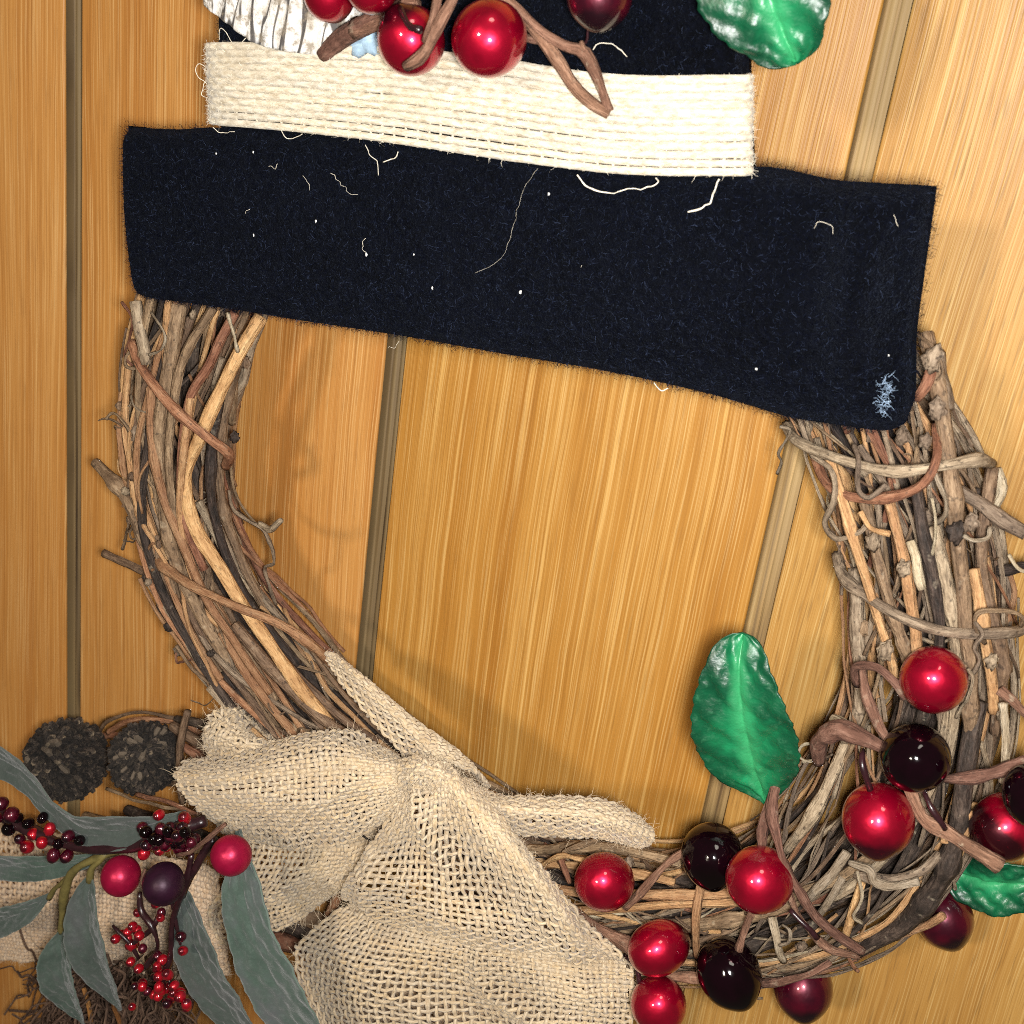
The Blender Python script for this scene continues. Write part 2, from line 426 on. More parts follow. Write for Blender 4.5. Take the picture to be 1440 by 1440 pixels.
def join_np(parts):
    Vs, Fs, Us, o = [], [], [], 0
    for V, F, U in parts:
        Vs.append(V); Fs.append(F + o); Us.append(U); o += len(V)
    return np.vstack(Vs), np.vstack(Fs), np.vstack(Us)
def vine(name, pts, r, mat, parent, r2=None, sides=9, wig=0.25, knots=0, world=False, rough=0.045, step=1.3, smoothed=True):
    """a woody strand; pts = (px, py, h) photo points on their sheet, or world points; r in mm"""
    w = np.asarray(pts, float) if world else np.array([P(*q) for q in pts])
    if smoothed: w = catmull(w, max(24, 8 * len(w)))
    L = arclen(w)[-1] * 1000
    n = int(max(8, min(260, L / step)))
    w = resample(w, n)
    for k in range(3): w[:, k] += smooth_noise(n, 7, wig * 0.001)
    r2 = r if r2 is None else r2
    rad = np.linspace(r, r2, n) * (1 + smooth_noise(n, 3, rough) + smooth_noise(n, 12, rough))
    for _ in range(knots):
        c = random.uniform(0.08, 0.92) * n; wd = random.uniform(1.2, 2.4)
        rad *= 1 + random.uniform(0.2, 0.5) * np.exp(-((np.arange(n) - c) / wd) ** 2)
    rad = np.maximum(rad, 0.25 * r) * 0.001
    # slightly faceted, uneven section
    a = np.arange(sides + 1) / sides * 2 * math.pi
    ph = random.uniform(0, 6.28)
    sec = 1 + 0.05 * np.cos(2 * a + ph) + 0.03 * np.cos(3 * a + ph * 2)
    V, F, UV = tube_np(w, rad[:, None] * sec[None], sides)
    return mesh_np(name, V, np.asarray(F), mat, parent, UV)

def set_base(root):
    """put the Empty at its thing's base without moving the parts"""
    loc = Vector(root['_loc']); del root['_loc']
    root.location = loc
    inv = Matrix.Translation(-loc)
    for c in root.children: c.matrix_parent_inverse = inv

def fibers_np(pos, nrm, length, width, lift=0.5, curl=0.6, seg=3, lie=None):
    """thin ribbons growing from pos; all sizes in metres"""
    n = len(pos)
    d = norm(rng.normal(0, 1, (n, 3)))
    d = norm(d - nrm * np.sum(d * nrm, 1, keepdims=True) * 0.9 + nrm * lift * rng.uniform(0.2, 1.4, (n, 1)))
    L = length * rng.uniform(0.4, 1.5, n)
    pts = [pos]
    for k in range(seg):
        d = norm(d + rng.normal(0, curl, (n, 3)) * 0.6)
        below = np.sum(d * nrm, 1, keepdims=True)
        d = np.where(below < -0.1, d - nrm * below * 1.4, d)
        pts.append(pts[-1] + d * (L / seg)[:, None])
    pts = np.stack(pts, 1)                                      # n, seg+1, 3
    view = norm(CAM - pos)[:, None, :]
    side = norm(np.cross(norm(np.gradient(pts, axis=1)), norm(rng.normal(0, 1, (n, 1, 3)) + 0.6 * view)))
    wd = (width * rng.uniform(0.6, 1.3, n))[:, None, None] * np.linspace(1, 0.35, seg + 1)[None, :, None]
    V = np.stack([pts - side * wd, pts + side * wd], 2).reshape(-1, 3)
    base = (np.arange(n) * (seg + 1) * 2)[:, None]
    k = np.arange(seg)[None] * 2
    q = (base + k).ravel()
    F = np.stack([q, q + 1, q + 3, q + 2], 1)
    return V, F
def fibers(name, pos, nrm, length, width, mat, parent, **k):
    V, F = fibers_np(pos, nrm, length, width, **k)
    o = mesh_np(name, V, F, mat, parent, smooth=False); o['kind'] = 'stuff'
    return o

# ------------------------------------------------------------------ the wall: tongue-and-groove boards
wall_V = [(-0.55, 0.012, -0.60), (0.35, 0.012, -0.60), (0.35, 0.012, 0.25), (-0.55, 0.012, 0.25),
          (-0.55, 0.030, -0.60), (0.35, 0.030, -0.60), (0.35, 0.030, 0.25), (-0.55, 0.030, 0.25)]
wall_F = [(0, 1, 2, 3), (5, 4, 7, 6), (4, 0, 3, 7), (1, 5, 6, 2), (3, 2, 6, 7), (4, 5, 1, 0)]
wall = mesh_np('wall', wall_V, wall_F, 'tongue', smooth=False)
tag(wall, kind='structure')
def board(x0, x1, name='plank'):
    prof = [(x0, 0.0115)] + [(x0 + 0.0006 * (1 - math.cos(a)), 0.0006 * (1 - math.sin(a))) for a in np.linspace(0, math.pi / 2, 5)]
    prof += [(x1 - 0.0006 * (1 - math.cos(a)), 0.0006 * (1 - math.sin(a))) for a in np.linspace(math.pi / 2, 0, 5)] + [(x1, 0.0115)]
    n = 24; zs = np.linspace(-0.60, 0.25, n)
    V, k = [], len(prof)
    ph = random.uniform(0, 6)
    for z in zs:
        for x, y in prof:
            V.append((x + 0.00001 * math.sin(z * 40 + ph) * (1 if x > (x0 + x1) / 2 else -1), y, z))
    F = [(i * k + j, i * k + j + 1, (i + 1) * k + j + 1, (i + 1) * k + j) for i in range(n - 1) for j in range(k - 1)]
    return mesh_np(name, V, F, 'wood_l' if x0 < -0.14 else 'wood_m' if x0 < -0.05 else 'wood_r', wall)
GX = [-0.4225, -0.3273, -0.2323, -0.1376, -0.0425, 0.0525, 0.1475]
for a, b in zip(GX[:-1], GX[1:]):
    board(a + 0.0026, b - 0.0026)
for g in GX:
    prof = [(-0.00258, 0.0007), (-0.0025, 0.0030), (-0.0021, 0.0036), (-0.0014, 0.0028), (-0.0003, 0.0026), (0.0000, 0.0040), (0.0003, 0.0026), (0.0016, 0.0028), (0.0021, 0.0036), (0.0025, 0.0030), (0.00258, 0.0007)]
    zs = np.linspace(-0.60, 0.25, 40); k = len(prof)
    wob = smooth_noise(40, 2, 0.0003)
    V = [(g + x + wob[i] * (abs(x) < 0.001), y, z) for i, z in enumerate(zs) for x, y in prof]
    F = [(i * k + j, i * k + j + 1, (i + 1) * k + j + 1, (i + 1) * k + j) for i in range(39) for j in range(k - 1)]
    mesh_np('groove_strip', V, F, 'tongue_shade' if g < -0.06 else 'tongue', wall)  # left and centre grooves: recess shade painted in with the darker tone

# ------------------------------------------------------------------ grapevine wreath
wreath = empty('grapevine_wreath', 'round wreath of twisted brown grapevine hanging flat on the wooden wall', 'wreath', P(620, 1150, 0))
RING = [(330, 330, 150), (280, 450, 150), (255, 560, 138), (254, 640, 130), (267, 720, 134), (298, 810, 146), (350, 895, 150), (425, 985, 150),
        (515, 1065, 150), (625, 1150, 150), (740, 1215, 155), (850, 1262, 165), (960, 1283, 180), (1080, 1272, 205), (1190, 1215, 228),
        (1262, 1110, 236), (1298, 990, 222), (1305, 880, 216), (1298, 770, 214), (1272, 680, 206), (1235, 600, 192), (1180, 510, 180),
        (1080, 390, 170), (900, 260, 150), (650, 200, 150), (450, 240, 150)]
HC = 19.0
rc = np.array([P(x, y, HC) for x, y, w in RING])
rw = np.array([w * MMPX(x, y, HC) * 0.0005 for x, y, w in RING])
NR = 800
ringc = catmull(np.hstack([rc, rw[:, None]]), NR, closed=True)
ringp, ringw = ringc[:, :3], ringc[:, 3]
rt = norm(np.roll(ringp, -1, 0) - np.roll(ringp, 1, 0))
rl = norm(np.cross(rt, np.array([0, -1.0, 0])))     # in the wall plane, across the ring
ctr = ringp.mean(0)
flip = np.sign(np.sum(rl * (ringp - ctr), 1, keepdims=True)); rl = rl * flip    # outward
def ring_px(idx): return RING[int(idx * len(RING) / NR) % len(RING)]
def ring_strand(t0, span, rho, phi, twist, r, mat, wig=0.5, knots=2, r2=None, name='vine'):
    n = max(30, int(abs(span) * 260))
    t = t0 + np.linspace(0, span, n)
    f = (t % 1.0) * NR; i = f.astype(int) % NR
    c, w, l = ringp[i], ringw[i], rl[i]
    ph = phi + twist * np.linspace(0, 1, n) * span * 6.28 + smooth_noise(n, 26, 0.15)
    rr = np.clip(rho + smooth_noise(n, 24, 0.07), 0, 1.12)
    pts = c + l * (w * rr * np.cos(ph))[:, None] + np.array([0, -1.0, 0]) * (0.0155 * rr * np.sin(ph))[:, None]
    xm = c[n // 2][0]; r = r * float(np.interp(xm, [-0.17, -0.10, -0.02], [1.05, 0.85, 0.62])); r2 = None if r2 is None else r2 * float(np.interp(xm, [-0.17, -0.10, -0.02], [1.05, 0.85, 0.62]))
    for _ in range(8): pts[1:-1] = (pts[:-2] + 2 * pts[1:-1] + pts[2:]) / 4
    return vine(name, pts[::3], r, mat, wreath, r2=r2, wig=wig, knots=knots, world=True)
def side_mat(t, warm=None):  # bark mix carries the brighter flash on the right, besides the vines' own colour
    """left limb is warmer, right limb greyer"""
    x = ringp[int((t % 1) * NR) % NR][0]
    if x < -0.11: return random.choices(['tan', 'brown', 'red', 'grey', 'dark', 'pale'], [5, 5.5, 1.2, 1.8, 1.0, 0.15])[0]
    return random.choices(['tan', 'brown', 'red', 'grey', 'dark', 'pale'], [2.8, 3, 0.8, 6, 1.0, 1.0])[0]
for k in range(30):       # core strands, coloured dark to paint shade into the gaps
    ring_strand(random.random(), random.uniform(0.35, 0.7), random.uniform(0.1, 0.55), random.uniform(0, 6.28), random.uniform(-0.6, 0.6),
                random.uniform(1.2, 2.0), 'dark', knots=1)
for k in range(12):       # back half
    ring_strand(random.random(), random.uniform(0.3, 0.6), random.uniform(0.7, 1.0), random.uniform(3.3, 6.1), random.uniform(-0.4, 0.4),
                random.uniform(1.0, 1.9), side_mat(random.random()))
for k in range(150):      # the strands one sees
    t0, sp = random.random(), random.uniform(0.10, 0.30)
    phi = random.uniform(-0.25, 3.4)
    ring_strand(t0, sp, random.uniform(0.80, 1.06), phi, random.uniform(-1.5, 1.5), random.uniform(0.5, 1.15),
                side_mat(t0 + sp / 2), wig=random.uniform(0.05, 0.18), knots=random.randint(0, 2), r2=random.uniform(0.5, 1.1))
for k in range(30):       # shorter stubs ending in view, slightly across the others
    t0, sp = random.random(), random.uniform(0.04, 0.09)
    ring_strand(t0, sp, random.uniform(0.85, 1.08), random.uniform(-0.1, 3.2), random.uniform(-2.5, 2.5), random.uniform(0.5, 1.0),
                side_mat(t0 + sp / 2), wig=0.3, knots=random.randint(0, 2))
for k in range(150):       # thin shoots between the thicker strands
    t0, sp = random.random(), random.uniform(0.06, 0.18)
    ring_strand(t0, sp, random.uniform(0.86, 1.14), random.uniform(-0.1, 3.24), random.uniform(-2.6, 2.6), random.uniform(0.25, 0.55),
                side_mat(t0 + sp / 2), wig=0.35, knots=random.randint(0, 2), name='shoot')
HAND = [
 # left limb
 ([(186, 482, 33), (203, 522, 37), (245, 575, 40), (298, 620, 38), (321, 638, 34), (318, 655, 28)], 1.35, 'red', 1),
 ([(368, 445, 28), (332, 505, 33), (292, 590, 36), (266, 650, 36), (262, 692, 36), (276, 742, 36), (312, 802, 36), (348, 862, 35), (392, 925, 34), (430, 980, 33), (480, 1040, 30)], 1.75, 'tan', 0),
 ([(252, 428, 34), (240, 500, 36), (227, 600, 36), (231, 700, 35), (248, 790, 34), (290, 880, 33), (340, 960, 32), (390, 1030, 30)], 1.85, 'brown', 1),
 ([(136, 650, 26), (170, 688, 30), (188, 722, 33), (205, 765, 34), (236, 802, 30), (262, 862, 28), (300, 930, 26), (350, 1000, 25)], 1.6, 'brown', 2),
 ([(184, 560, 24), (183, 620, 24), (186, 690, 24), (200, 760, 26), (222, 830, 26), (240, 880, 26)], 1.4, 'dark', 2),
 ([(147, 777, 24), (180, 794, 26), (217, 814, 28)], 1.15, 'brown', 0),
 ([(222, 785, 32), (240, 803, 36), (275, 826, 39), (340, 855, 39), (400, 882, 37), (440, 910, 34), (470, 935, 28)], 1.35, 'tan', 2),
 ([(192, 425, 36), (198, 470, 37), (206, 512, 37)], 1.45, 'grey', 0),
 ([(300, 432, 33), (262, 500, 36), (245, 560, 37), (238, 640, 37), (250, 740, 36), (285, 830, 35), (335, 905, 34)], 1.2, 'brown', 0),
 ([(330, 440, 34), (300, 500, 36), (268, 560, 37), (255, 640, 37), (258, 720, 36), (285, 800, 35)], 1.25, 'red', 1),
 ([(212, 545, 36), (214, 620, 37), (226, 690, 37), (255, 760, 37), (290, 840, 36), (330, 900, 35), (380, 975, 33)], 1.25, 'tan', 1),
 ([(270, 560, 37), (258, 640, 38), (254, 720, 37), (268, 800, 36), (300, 860, 35)], 1.1, 'tan', 0),
 ([(345, 470, 26), (322, 560, 24), (308, 640, 26), (316, 720, 26), (345, 800, 25), (380, 870, 22)], 1.1, 'brown', 2),
 ([(310, 560, 28), (296, 640, 30), (300, 720, 30), (322, 790, 29), (360, 860, 27), (420, 935, 25)], 1.25, 'dark', 2),
 ([(330, 880, 33), (380, 940, 34), (440, 1000, 33), (520, 1060, 30)], 1.5, 'brown', 1),
 ([(310, 890, 33), (350, 950, 34), (395, 1010, 33), (430, 1050, 31)], 1.3, 'tan', 0),
 ([(400, 930, 30), (460, 990, 30), (530, 1045, 28)], 1.2, 'brown', 0),
 ([(258, 905, 18), (246, 862, 22), (222, 845, 24)], 0.9, 'grey', 0),
 # right limb
 ([(1105, 600, 26), (1122, 622, 34), (1180, 646, 40), (1250, 661, 42), (1320, 656, 41), (1375, 645, 38), (1393, 650, 30)], 1.2, 'grey', 2),
 ([(1142, 632, 28), (1168, 686, 37), (1225, 701, 41), (1290, 686, 43), (1318, 645, 42), (1316, 598, 36)], 1.0, 'red', 1),
 ([(1300, 470, 30), (1322, 560, 36), (1338, 680, 40), (1349, 770, 40), (1360, 890, 39), (1366, 1000, 38), (1360, 1090, 36)], 1.6, 'brown', 2),
 ([(1178, 780, 28), (1190, 814, 34), (1230, 846, 39), (1290, 876, 41), (1350, 890, 41), (1415, 889, 38), (1445, 884, 30)], 1.15, 'grey', 1),
 ([(1350, 690, 33), (1390, 716, 34), (1445, 752, 34)], 1.2, 'grey', 1),
 ([(1405, 802, 22), (1450, 796, 24)], 1.1, 'dark', 0),
 ([(1165, 645, 36), (1190, 718, 40), (1214, 800, 40), (1240, 885, 38), (1262, 960, 36)], 1.05, 'tan', 1),
 ([(1316, 496, 30), (1322, 535, 34), (1330, 575, 36)], 1.7, 'grey', 1),
 ([(1290, 560, 35), (1305, 540, 36), (1316, 500, 33)], 1.0, 'red', 1),
 ([(1372, 985, 36), (1362, 1060, 38), (1352, 1130, 38), (1338, 1200, 37), (1310, 1258, 35), (1270, 1300, 32), (1205, 1336, 28)], 2.0, 'dark', 2),
 ([(1395, 660, 28), (1388, 720, 32), (1380, 790, 33), (1395, 870, 33), (1408, 940, 32), (1400, 1030, 30)], 1.3, 'brown', 2),
 ([(1400, 660, 26), (1408, 690, 26), (1395, 720, 28)], 0.9, 'pale', 1),
 ([(1370, 800, 36), (1380, 870, 37), (1392, 940, 36), (1398, 1000, 34)], 1.2, 'tan', 1),
 ([(1250, 700, 38), (1268, 770, 40), (1283, 850, 40), (1290, 930, 38)], 1.15, 'tan', 0),
 ([(1288, 690, 38), (1302, 770, 40), (1318, 850, 40), (1322, 930, 39)], 1.2, 'dark', 2),
 ([(1312, 740, 38), (1330, 820, 39), (1345, 900, 38), (1342, 1000, 37), (1328, 1080, 36)], 1.35, 'grey', 1),
 ([(1215, 700, 36), (1235, 790, 38), (1262, 880, 38), (1280, 960, 37)], 1.3, 'brown', 2),
 ([(1203, 800, 30), (1206, 880, 31), (1212, 960, 31), (1208, 1020, 30)], 1.5, 'grey', 1),
 ([(1282, 760, 41), (1290, 800, 42), (1296, 830, 42)], 0.95, 'pale', 0),
 ([(1340, 975, 36), (1320, 1080, 36), (1285, 1150, 36), (1235, 1215, 36), (1175, 1262, 34)], 1.2, 'grey', 2),
 ([(1300, 1100, 36), (1250, 1180, 37), (1190, 1230, 37), (1110, 1262, 35)], 1.3, 'brown', 1),
 ([(1190, 1045, 30), (1165, 1100, 33), (1140, 1150, 34), (1105, 1195, 33)], 1.4, 'grey', 2),
 ([(1170, 1010, 28), (1200, 1032, 30), (1212, 1055, 30)], 1.2, 'pale', 2),
 ([(1205, 1230, 38), (1250, 1238, 40), (1295, 1225, 40), (1318, 1200, 37)], 1.15, 'grey', 1),
 ([(1192, 1200, 38), (1160, 1240, 39), (1130, 1270, 38)], 1.2, 'pale', 0),
 ([(1185, 1235, 38), (1165, 1268, 38), (1150, 1290, 37)], 0.9, 'pale', 0),
 ([(1210, 1240, 38), (1196, 1285, 38), (1188, 1320, 36)], 0.95, 'tan', 0),
 ([(1185, 1330, 28), (1260, 1300, 30), (1312, 1265, 30), (1350, 1200, 30), (1372, 1130, 30)], 0.9, 'tan', 1),
 ([(1260, 1318, 28), (1300, 1303, 30), (1325, 1287, 32)], 0.9, 'tan', 0),
 # bottom limb
 ([(690, 1190, 26), (760, 1195, 30), (830, 1190, 32), (900, 1200, 33), (960, 1215, 33)], 1.3, 'brown', 1),
 ([(700, 1215, 28), (780, 1215, 33), (860, 1222, 35), (950, 1240, 35)], 1.1, 'tan', 1),
 ([(740, 1245, 32), (830, 1255, 35), (920, 1258, 36), (1010, 1258, 36), (1090, 1240, 35)], 1.25, 'tan', 1),
 ([(780, 1285, 32), (870, 1278, 35), (960, 1270, 36), (1040, 1268, 35)], 1.1, 'tan', 0),
 ([(790, 1310, 30), (880, 1305, 32), (980, 1300, 34), (1070, 1285, 34), (1150, 1255, 33)], 1.5, 'brown', 1),
 ([(860, 1345, 26), (960, 1345, 28), (1060, 1330, 29), (1150, 1300, 29)], 1.5, 'dark', 1),
 ([(940, 1395, 20), (1000, 1360, 24), (1060, 1345, 27)], 1.1, 'tan', 0),
 ([(985, 1248, 37), (979, 1285, 39), (982, 1345, 36)], 0.95, 'tan', 0),
 ([(1085, 1290, 38), (1094, 1325, 40), (1102, 1352, 38)], 0.95, 'pale', 0),
]
for pts, r, m, kn in HAND:
    vine('vine', pts, r * 0.92, m, wreath, knots=kn, wig=0.14, r2=r * random.uniform(0.75, 0.92))
# tendrils: thin curling shoots
TEND = [
 ([(323, 645, 26), (330, 690, 24), (345, 720, 24), (370, 742, 26), (392, 735, 28)], 0.35, 'brown'),
 ([(322, 690, 26), (328, 715, 28), (350, 732, 30), (372, 748, 30), (385, 790, 26), (372, 800, 24), (380, 830, 22), (388, 850, 20)], 0.45, 'grey'),
 ([(365, 738, 30), (380, 745, 32), (396, 732, 34)], 0.7, 'grey'),
 ([(200, 700, 26), (185, 735, 24), (178, 730, 24), (180, 742, 24), (172, 772, 22)], 0.35, 'brown'),
 ([(172, 425, 34), (186, 450, 36), (184, 470, 35), (176, 500, 33), (186, 515, 33)], 0.35, 'red'),
 ([(212, 440, 38), (232, 470, 40), (228, 490, 40), (210, 500, 38)], 0.35, 'pale'),
 ([(320, 440, 36), (330, 470, 37), (334, 496, 36)], 0.4, 'pale'),
 ([(1098, 600, 34), (1112, 605, 33), (1096, 635, 30), (1100, 650, 28), (1094, 665, 26)], 0.28, 'pale'),
 ([(1140, 640, 36), (1168, 660, 39), (1175, 700, 40), (1160, 735, 38), (1178, 755, 40), (1208, 750, 41), (1222, 735, 40)], 0.45, 'grey'),
 ([(1200, 625, 40), (1206, 650, 43), (1208, 685, 43), (1222, 700, 43), (1245, 680, 43)], 0.5, 'grey'),
 ([(1210, 720, 42), (1225, 745, 43), (1250, 750, 43)], 0.5, 'tan'),
 ([(1310, 655, 42), (1326, 690, 43), (1332, 720, 42), (1320, 735, 40)], 0.6, 'pale'),
 ([(1312, 700, 42), (1316, 740, 43), (1312, 780, 42)], 0.25, 'pale'),
 ([(1392, 740, 38), (1390, 755, 40), (1370, 760, 42), (1355, 752, 42)], 0.45, 'pale'),
 ([(1385, 905, 38), (1372, 880, 42), (1380, 860, 43), (1415, 858, 42), (1438, 866, 40), (1436, 880, 38)], 0.4, 'brown'),
 ([(1372, 872, 43), (1382, 892, 44), (1370, 910, 44), (1376, 930, 43), (1362, 955, 42)], 0.45, 'grey'),
 ([(1345, 1010, 40), (1368, 960, 43), (1360, 940, 44)], 0.3, 'grey'),
 ([(1152, 1065, 32), (1140, 1072, 33), (1125, 1066, 33), (1124, 1053, 33), (1136, 1047, 33), (1149, 1054, 33), (1147, 1066, 33), (1130, 1073, 32)], 0.28, 'pale'),
 ([(1195, 1215, 42), (1222, 1222, 44), (1228, 1238, 44), (1250, 1246, 44), (1290, 1238, 44)], 0.9, 'pale'),
 ([(1100, 1300, 42), (1112, 1310, 43), (1110, 1325, 43), (1098, 1330, 42)], 0.35, 'pale'),
 ([(1205, 1225, 42), (1212, 1262, 44), (1200, 1290, 44), (1212, 1300, 43)], 0.4, 'pale'),
 ([(1428, 1100, 32), (1420, 1125, 32), (1395, 1134, 33), (1366, 1150, 36)], 0.75, 'pale'),
 ([(1366, 1142, 38), (1362, 1165, 38), (1350, 1182, 38), (1325, 1182, 38)], 0.9, 'tan'),
 ([(1410, 990, 38), (1415, 1050, 38), (1410, 1100, 38)], 0.8, 'pale'),
 ([(840, 1180, 35), (800, 1195, 36), (788, 1215, 36)], 0.7, 'brown'),
 ([(755, 1220, 36), (790, 1205, 38), (830, 1212, 38)], 0.7, 'tan'),
 ([(785, 1200, 36), (795, 1225, 38), (800, 1240, 38)], 0.6, 'red'),
 ([(1420, 780, 34), (1430, 800, 34), (1445, 803, 34)], 0.4, 'pale'),
 ([(1290, 470, 34), (1312, 490, 36), (1326, 520, 36), (1318, 535, 36)], 0.3, 'brown'),
 ([(1330, 560, 34), (1352, 600, 33), (1368, 630, 33)], 0.3, 'brown'),
]
for pts, r, m in TEND:
    vine('tendril', pts, r, m, wreath, wig=0.12, sides=6, step=0.6, rough=0.12)
def curl(t, phi, size, turns, r, mat):
    i = int(t * NR) % NR
    o = ringp[i] + rl[i] * ringw[i] * math.cos(phi) * 0.98 + np.array([0, -1, 0]) * 0.0165 * math.sin(phi)
    a = np.linspace(0, turns * 6.28, 16); ax = norm(rng.normal(0, 1, 3)); b1 = norm(np.cross(ax, [0.3, 0.5, 0.8])); b2 = np.cross(ax, b1)
    rad = size * np.linspace(1, 0.45, 16)
    p = o + b1 * (rad * np.cos(a))[:, None] + b2 * (rad * np.sin(a))[:, None] + ax * np.linspace(-1, 1, 16)[:, None] * size * 1.2
    p[:, 1] = np.minimum(p[:, 1], -0.001)
    vine('tendril', p, r, mat, wreath, wig=0.4, sides=5, world=True, step=0.5, rough=0.15)
for k in range(75):
    curl(random.random(), random.uniform(0.1, 3.0), random.uniform(0.0010, 0.0045), random.uniform(0.2, 1.2), random.uniform(0.14, 0.38),
         random.choice(['grey', 'tan', 'brown', 'brown', 'red']))
# buds and broken nodes sitting on the strands
def lump(name, p, r, mat, parent, sq=(1, 1, 1), seg=9, rough=0.22):
    th = np.linspace(0, math.pi, seg); ph = np.linspace(0, 2 * math.pi, seg + 3)
    T, Ph = np.meshgrid(th, ph, indexing='ij')
    d = np.stack([np.sin(T) * np.cos(Ph), np.sin(T) * np.sin(Ph), np.cos(T)], -1)
    k = 1 + rough * np.sin(d[..., 0] * 5 + random.uniform(0, 6)) * np.cos(d[..., 2] * 6 + random.uniform(0, 6)) + rough * 0.6 * np.sin(d[..., 1] * 11 + random.uniform(0, 6))
    V = (d * k[..., None] * np.array(sq) * r).reshape(-1, 3) + p
    n, m = T.shape
    F = [(i * m + j, i * m + j + 1, (i + 1) * m + j + 1, (i + 1) * m + j) for i in range(n - 1) for j in range(m - 1)]
    return mesh_np(name, V, F, mat, parent, np.stack([T.ravel() * 3, Ph.ravel() / 6.28], 1))
for k in range(60):
    t, phi = random.random(), random.uniform(0.2, 2.9); i = int(t * NR)
    p = ringp[i] + rl[i] * ringw[i] * math.cos(phi) * 0.98 + np.array([0, -1, 0]) * 0.0165 * math.sin(phi)
    lump('bud', p, random.uniform(0.0006, 0.0012), random.choice(['grey', 'grey', 'dark', 'brown']), wreath, (1, 1, random.uniform(0.8, 1.6)))
for x, y, h, r, m in [(1271, 800, 42, 2.0, 'grey'), (1228, 762, 41, 2.0, 'grey'), (1345, 748, 42, 2.4, 'dark'), (1365, 735, 42, 2.0, 'grey'), (1268, 615, 40, 1.8, 'grey'),
                      (1302, 620, 41, 1.6, 'pale'), (1312, 505, 38, 2.6, 'pale'), (1318, 575, 40, 2.2, 'grey'), (1190, 1030, 34, 2.4, 'grey'), (1245, 915, 40, 2.2, 'pale'),
                      (195, 610, 34, 2.6, 'pale'), (250, 915, 26, 1.6, 'pale'), (205, 812, 30, 1.4, 'dark'), (330, 615, 30, 1.6, 'dark'), (345, 510, 24, 1.7, 'brown'),
                      (1410, 1005, 36, 1.6, 'pale'), (1395, 930, 38, 1.8, 'pale'), (1215, 660, 40, 1.5, 'grey'), (885, 1213, 37, 1.6, 'pale')]:
    lump('bud', P(x, y, h), r * 0.00062, 'grey' if m == 'pale' else m, wreath, (1, 1, 1.3), 11, 0.28)
set_base(wreath)

# ------------------------------------------------------------------ felt hat
hat = empty('felt_hat', 'navy black felt hat with a cream jute band, lying across the top of the wreath', 'hat', P(720, 470, 34))
def edge(pts, n): return resample(catmull(np.array([P(*q) for q in pts]), 200), n)
def pad(name, top, bot, left, right, thick, nu, nv, bump=None, R=3.4):
    """stuffed felt slab from four edge curves (Coons patch), rounded rim, closed back"""
    u, v = np.linspace(0, 1, nu), np.linspace(0, 1, nv)
    T, B = edge(top, nu), edge(bot, nu); L, Rr = edge(left, nv), edge(right, nv)
    L[0], L[-1], Rr[0], Rr[-1] = T[0], B[0], T[-1], B[-1]
    U, Vv = u[:, None, None], v[None, :, None]
    S = (1 - Vv) * T[:, None] + Vv * B[:, None] + (1 - U) * L[None] + U * Rr[None] \
        - ((1 - U) * (1 - Vv) * T[0] + U * (1 - Vv) * T[-1] + (1 - U) * Vv * B[0] + U * Vv * B[-1])
    W = np.linalg.norm(T[-1] - T[0]) * 1000; H = np.linalg.norm(T[nu // 2] - B[nu // 2]) * 1000
    du = np.minimum(u, 1 - u)[:, None] * W; dv = np.minimum(v, 1 - v)[None] * H
    d = np.minimum(du, dv) + 0 * du
    # round the corner by a smooth minimum
    d = np.where((du < R) & (dv < R), R - np.sqrt(np.maximum((R - du) ** 2 + (R - dv) ** 2, 0)), d)
    d = np.clip(d, 0, R)
    drop = R - np.sqrt(np.maximum(R * R - (R - d) ** 2, 0))
    puff = 1.6 * (1 - np.exp(-np.minimum(du, dv) / 6.0))
    h = puff - drop
    if bump is not None:
        pxu, pxv = np.meshgrid(u, v, indexing='ij'); h = h + bump(pxu, pxv)
    h = h + 0.10 * rng.normal(0, 1, h.shape) * (d >= R)
    S = S + np.array([0, -0.001, 0]) * h[..., None]
    V = S.reshape(-1, 3); F = [(i * nv + j, i * nv + j + 1, (i + 1) * nv + j + 1, (i + 1) * nv + j) for i in range(nu - 1) for j in range(nv - 1)]
    per = [(i, 0) for i in range(nu)] + [(nu - 1, j) for j in range(1, nv)] + [(i, nv - 1) for i in range(nu - 2, -1, -1)] + [(0, j) for j in range(nv - 2, 0, -1)]
    idx = [i * nv + j for i, j in per]; n0 = len(V); cen = V.mean(0)
    bk = V[idx].copy(); bk[:, 1] += thick * 0.001 - R * 0.0006; bk = bk + (cen - bk) * np.array([0.012, 0, 0.03])
    V = np.vstack([V, bk, [cen + np.array([0, thick * 0.001, 0])]])
    m = len(idx)
    F += [(idx[k], n0 + k, n0 + (k + 1) % m, idx[(k + 1) % m]) for k in range(m)]
    F += [(n0 + k, n0 + m, n0 + m, n0 + (k + 1) % m) for k in range(m)]
    F = np.array(F)
    o = mesh_np(name, V, F, 'felt', hat)
    return o, S, np.array([V[i] for i in idx])
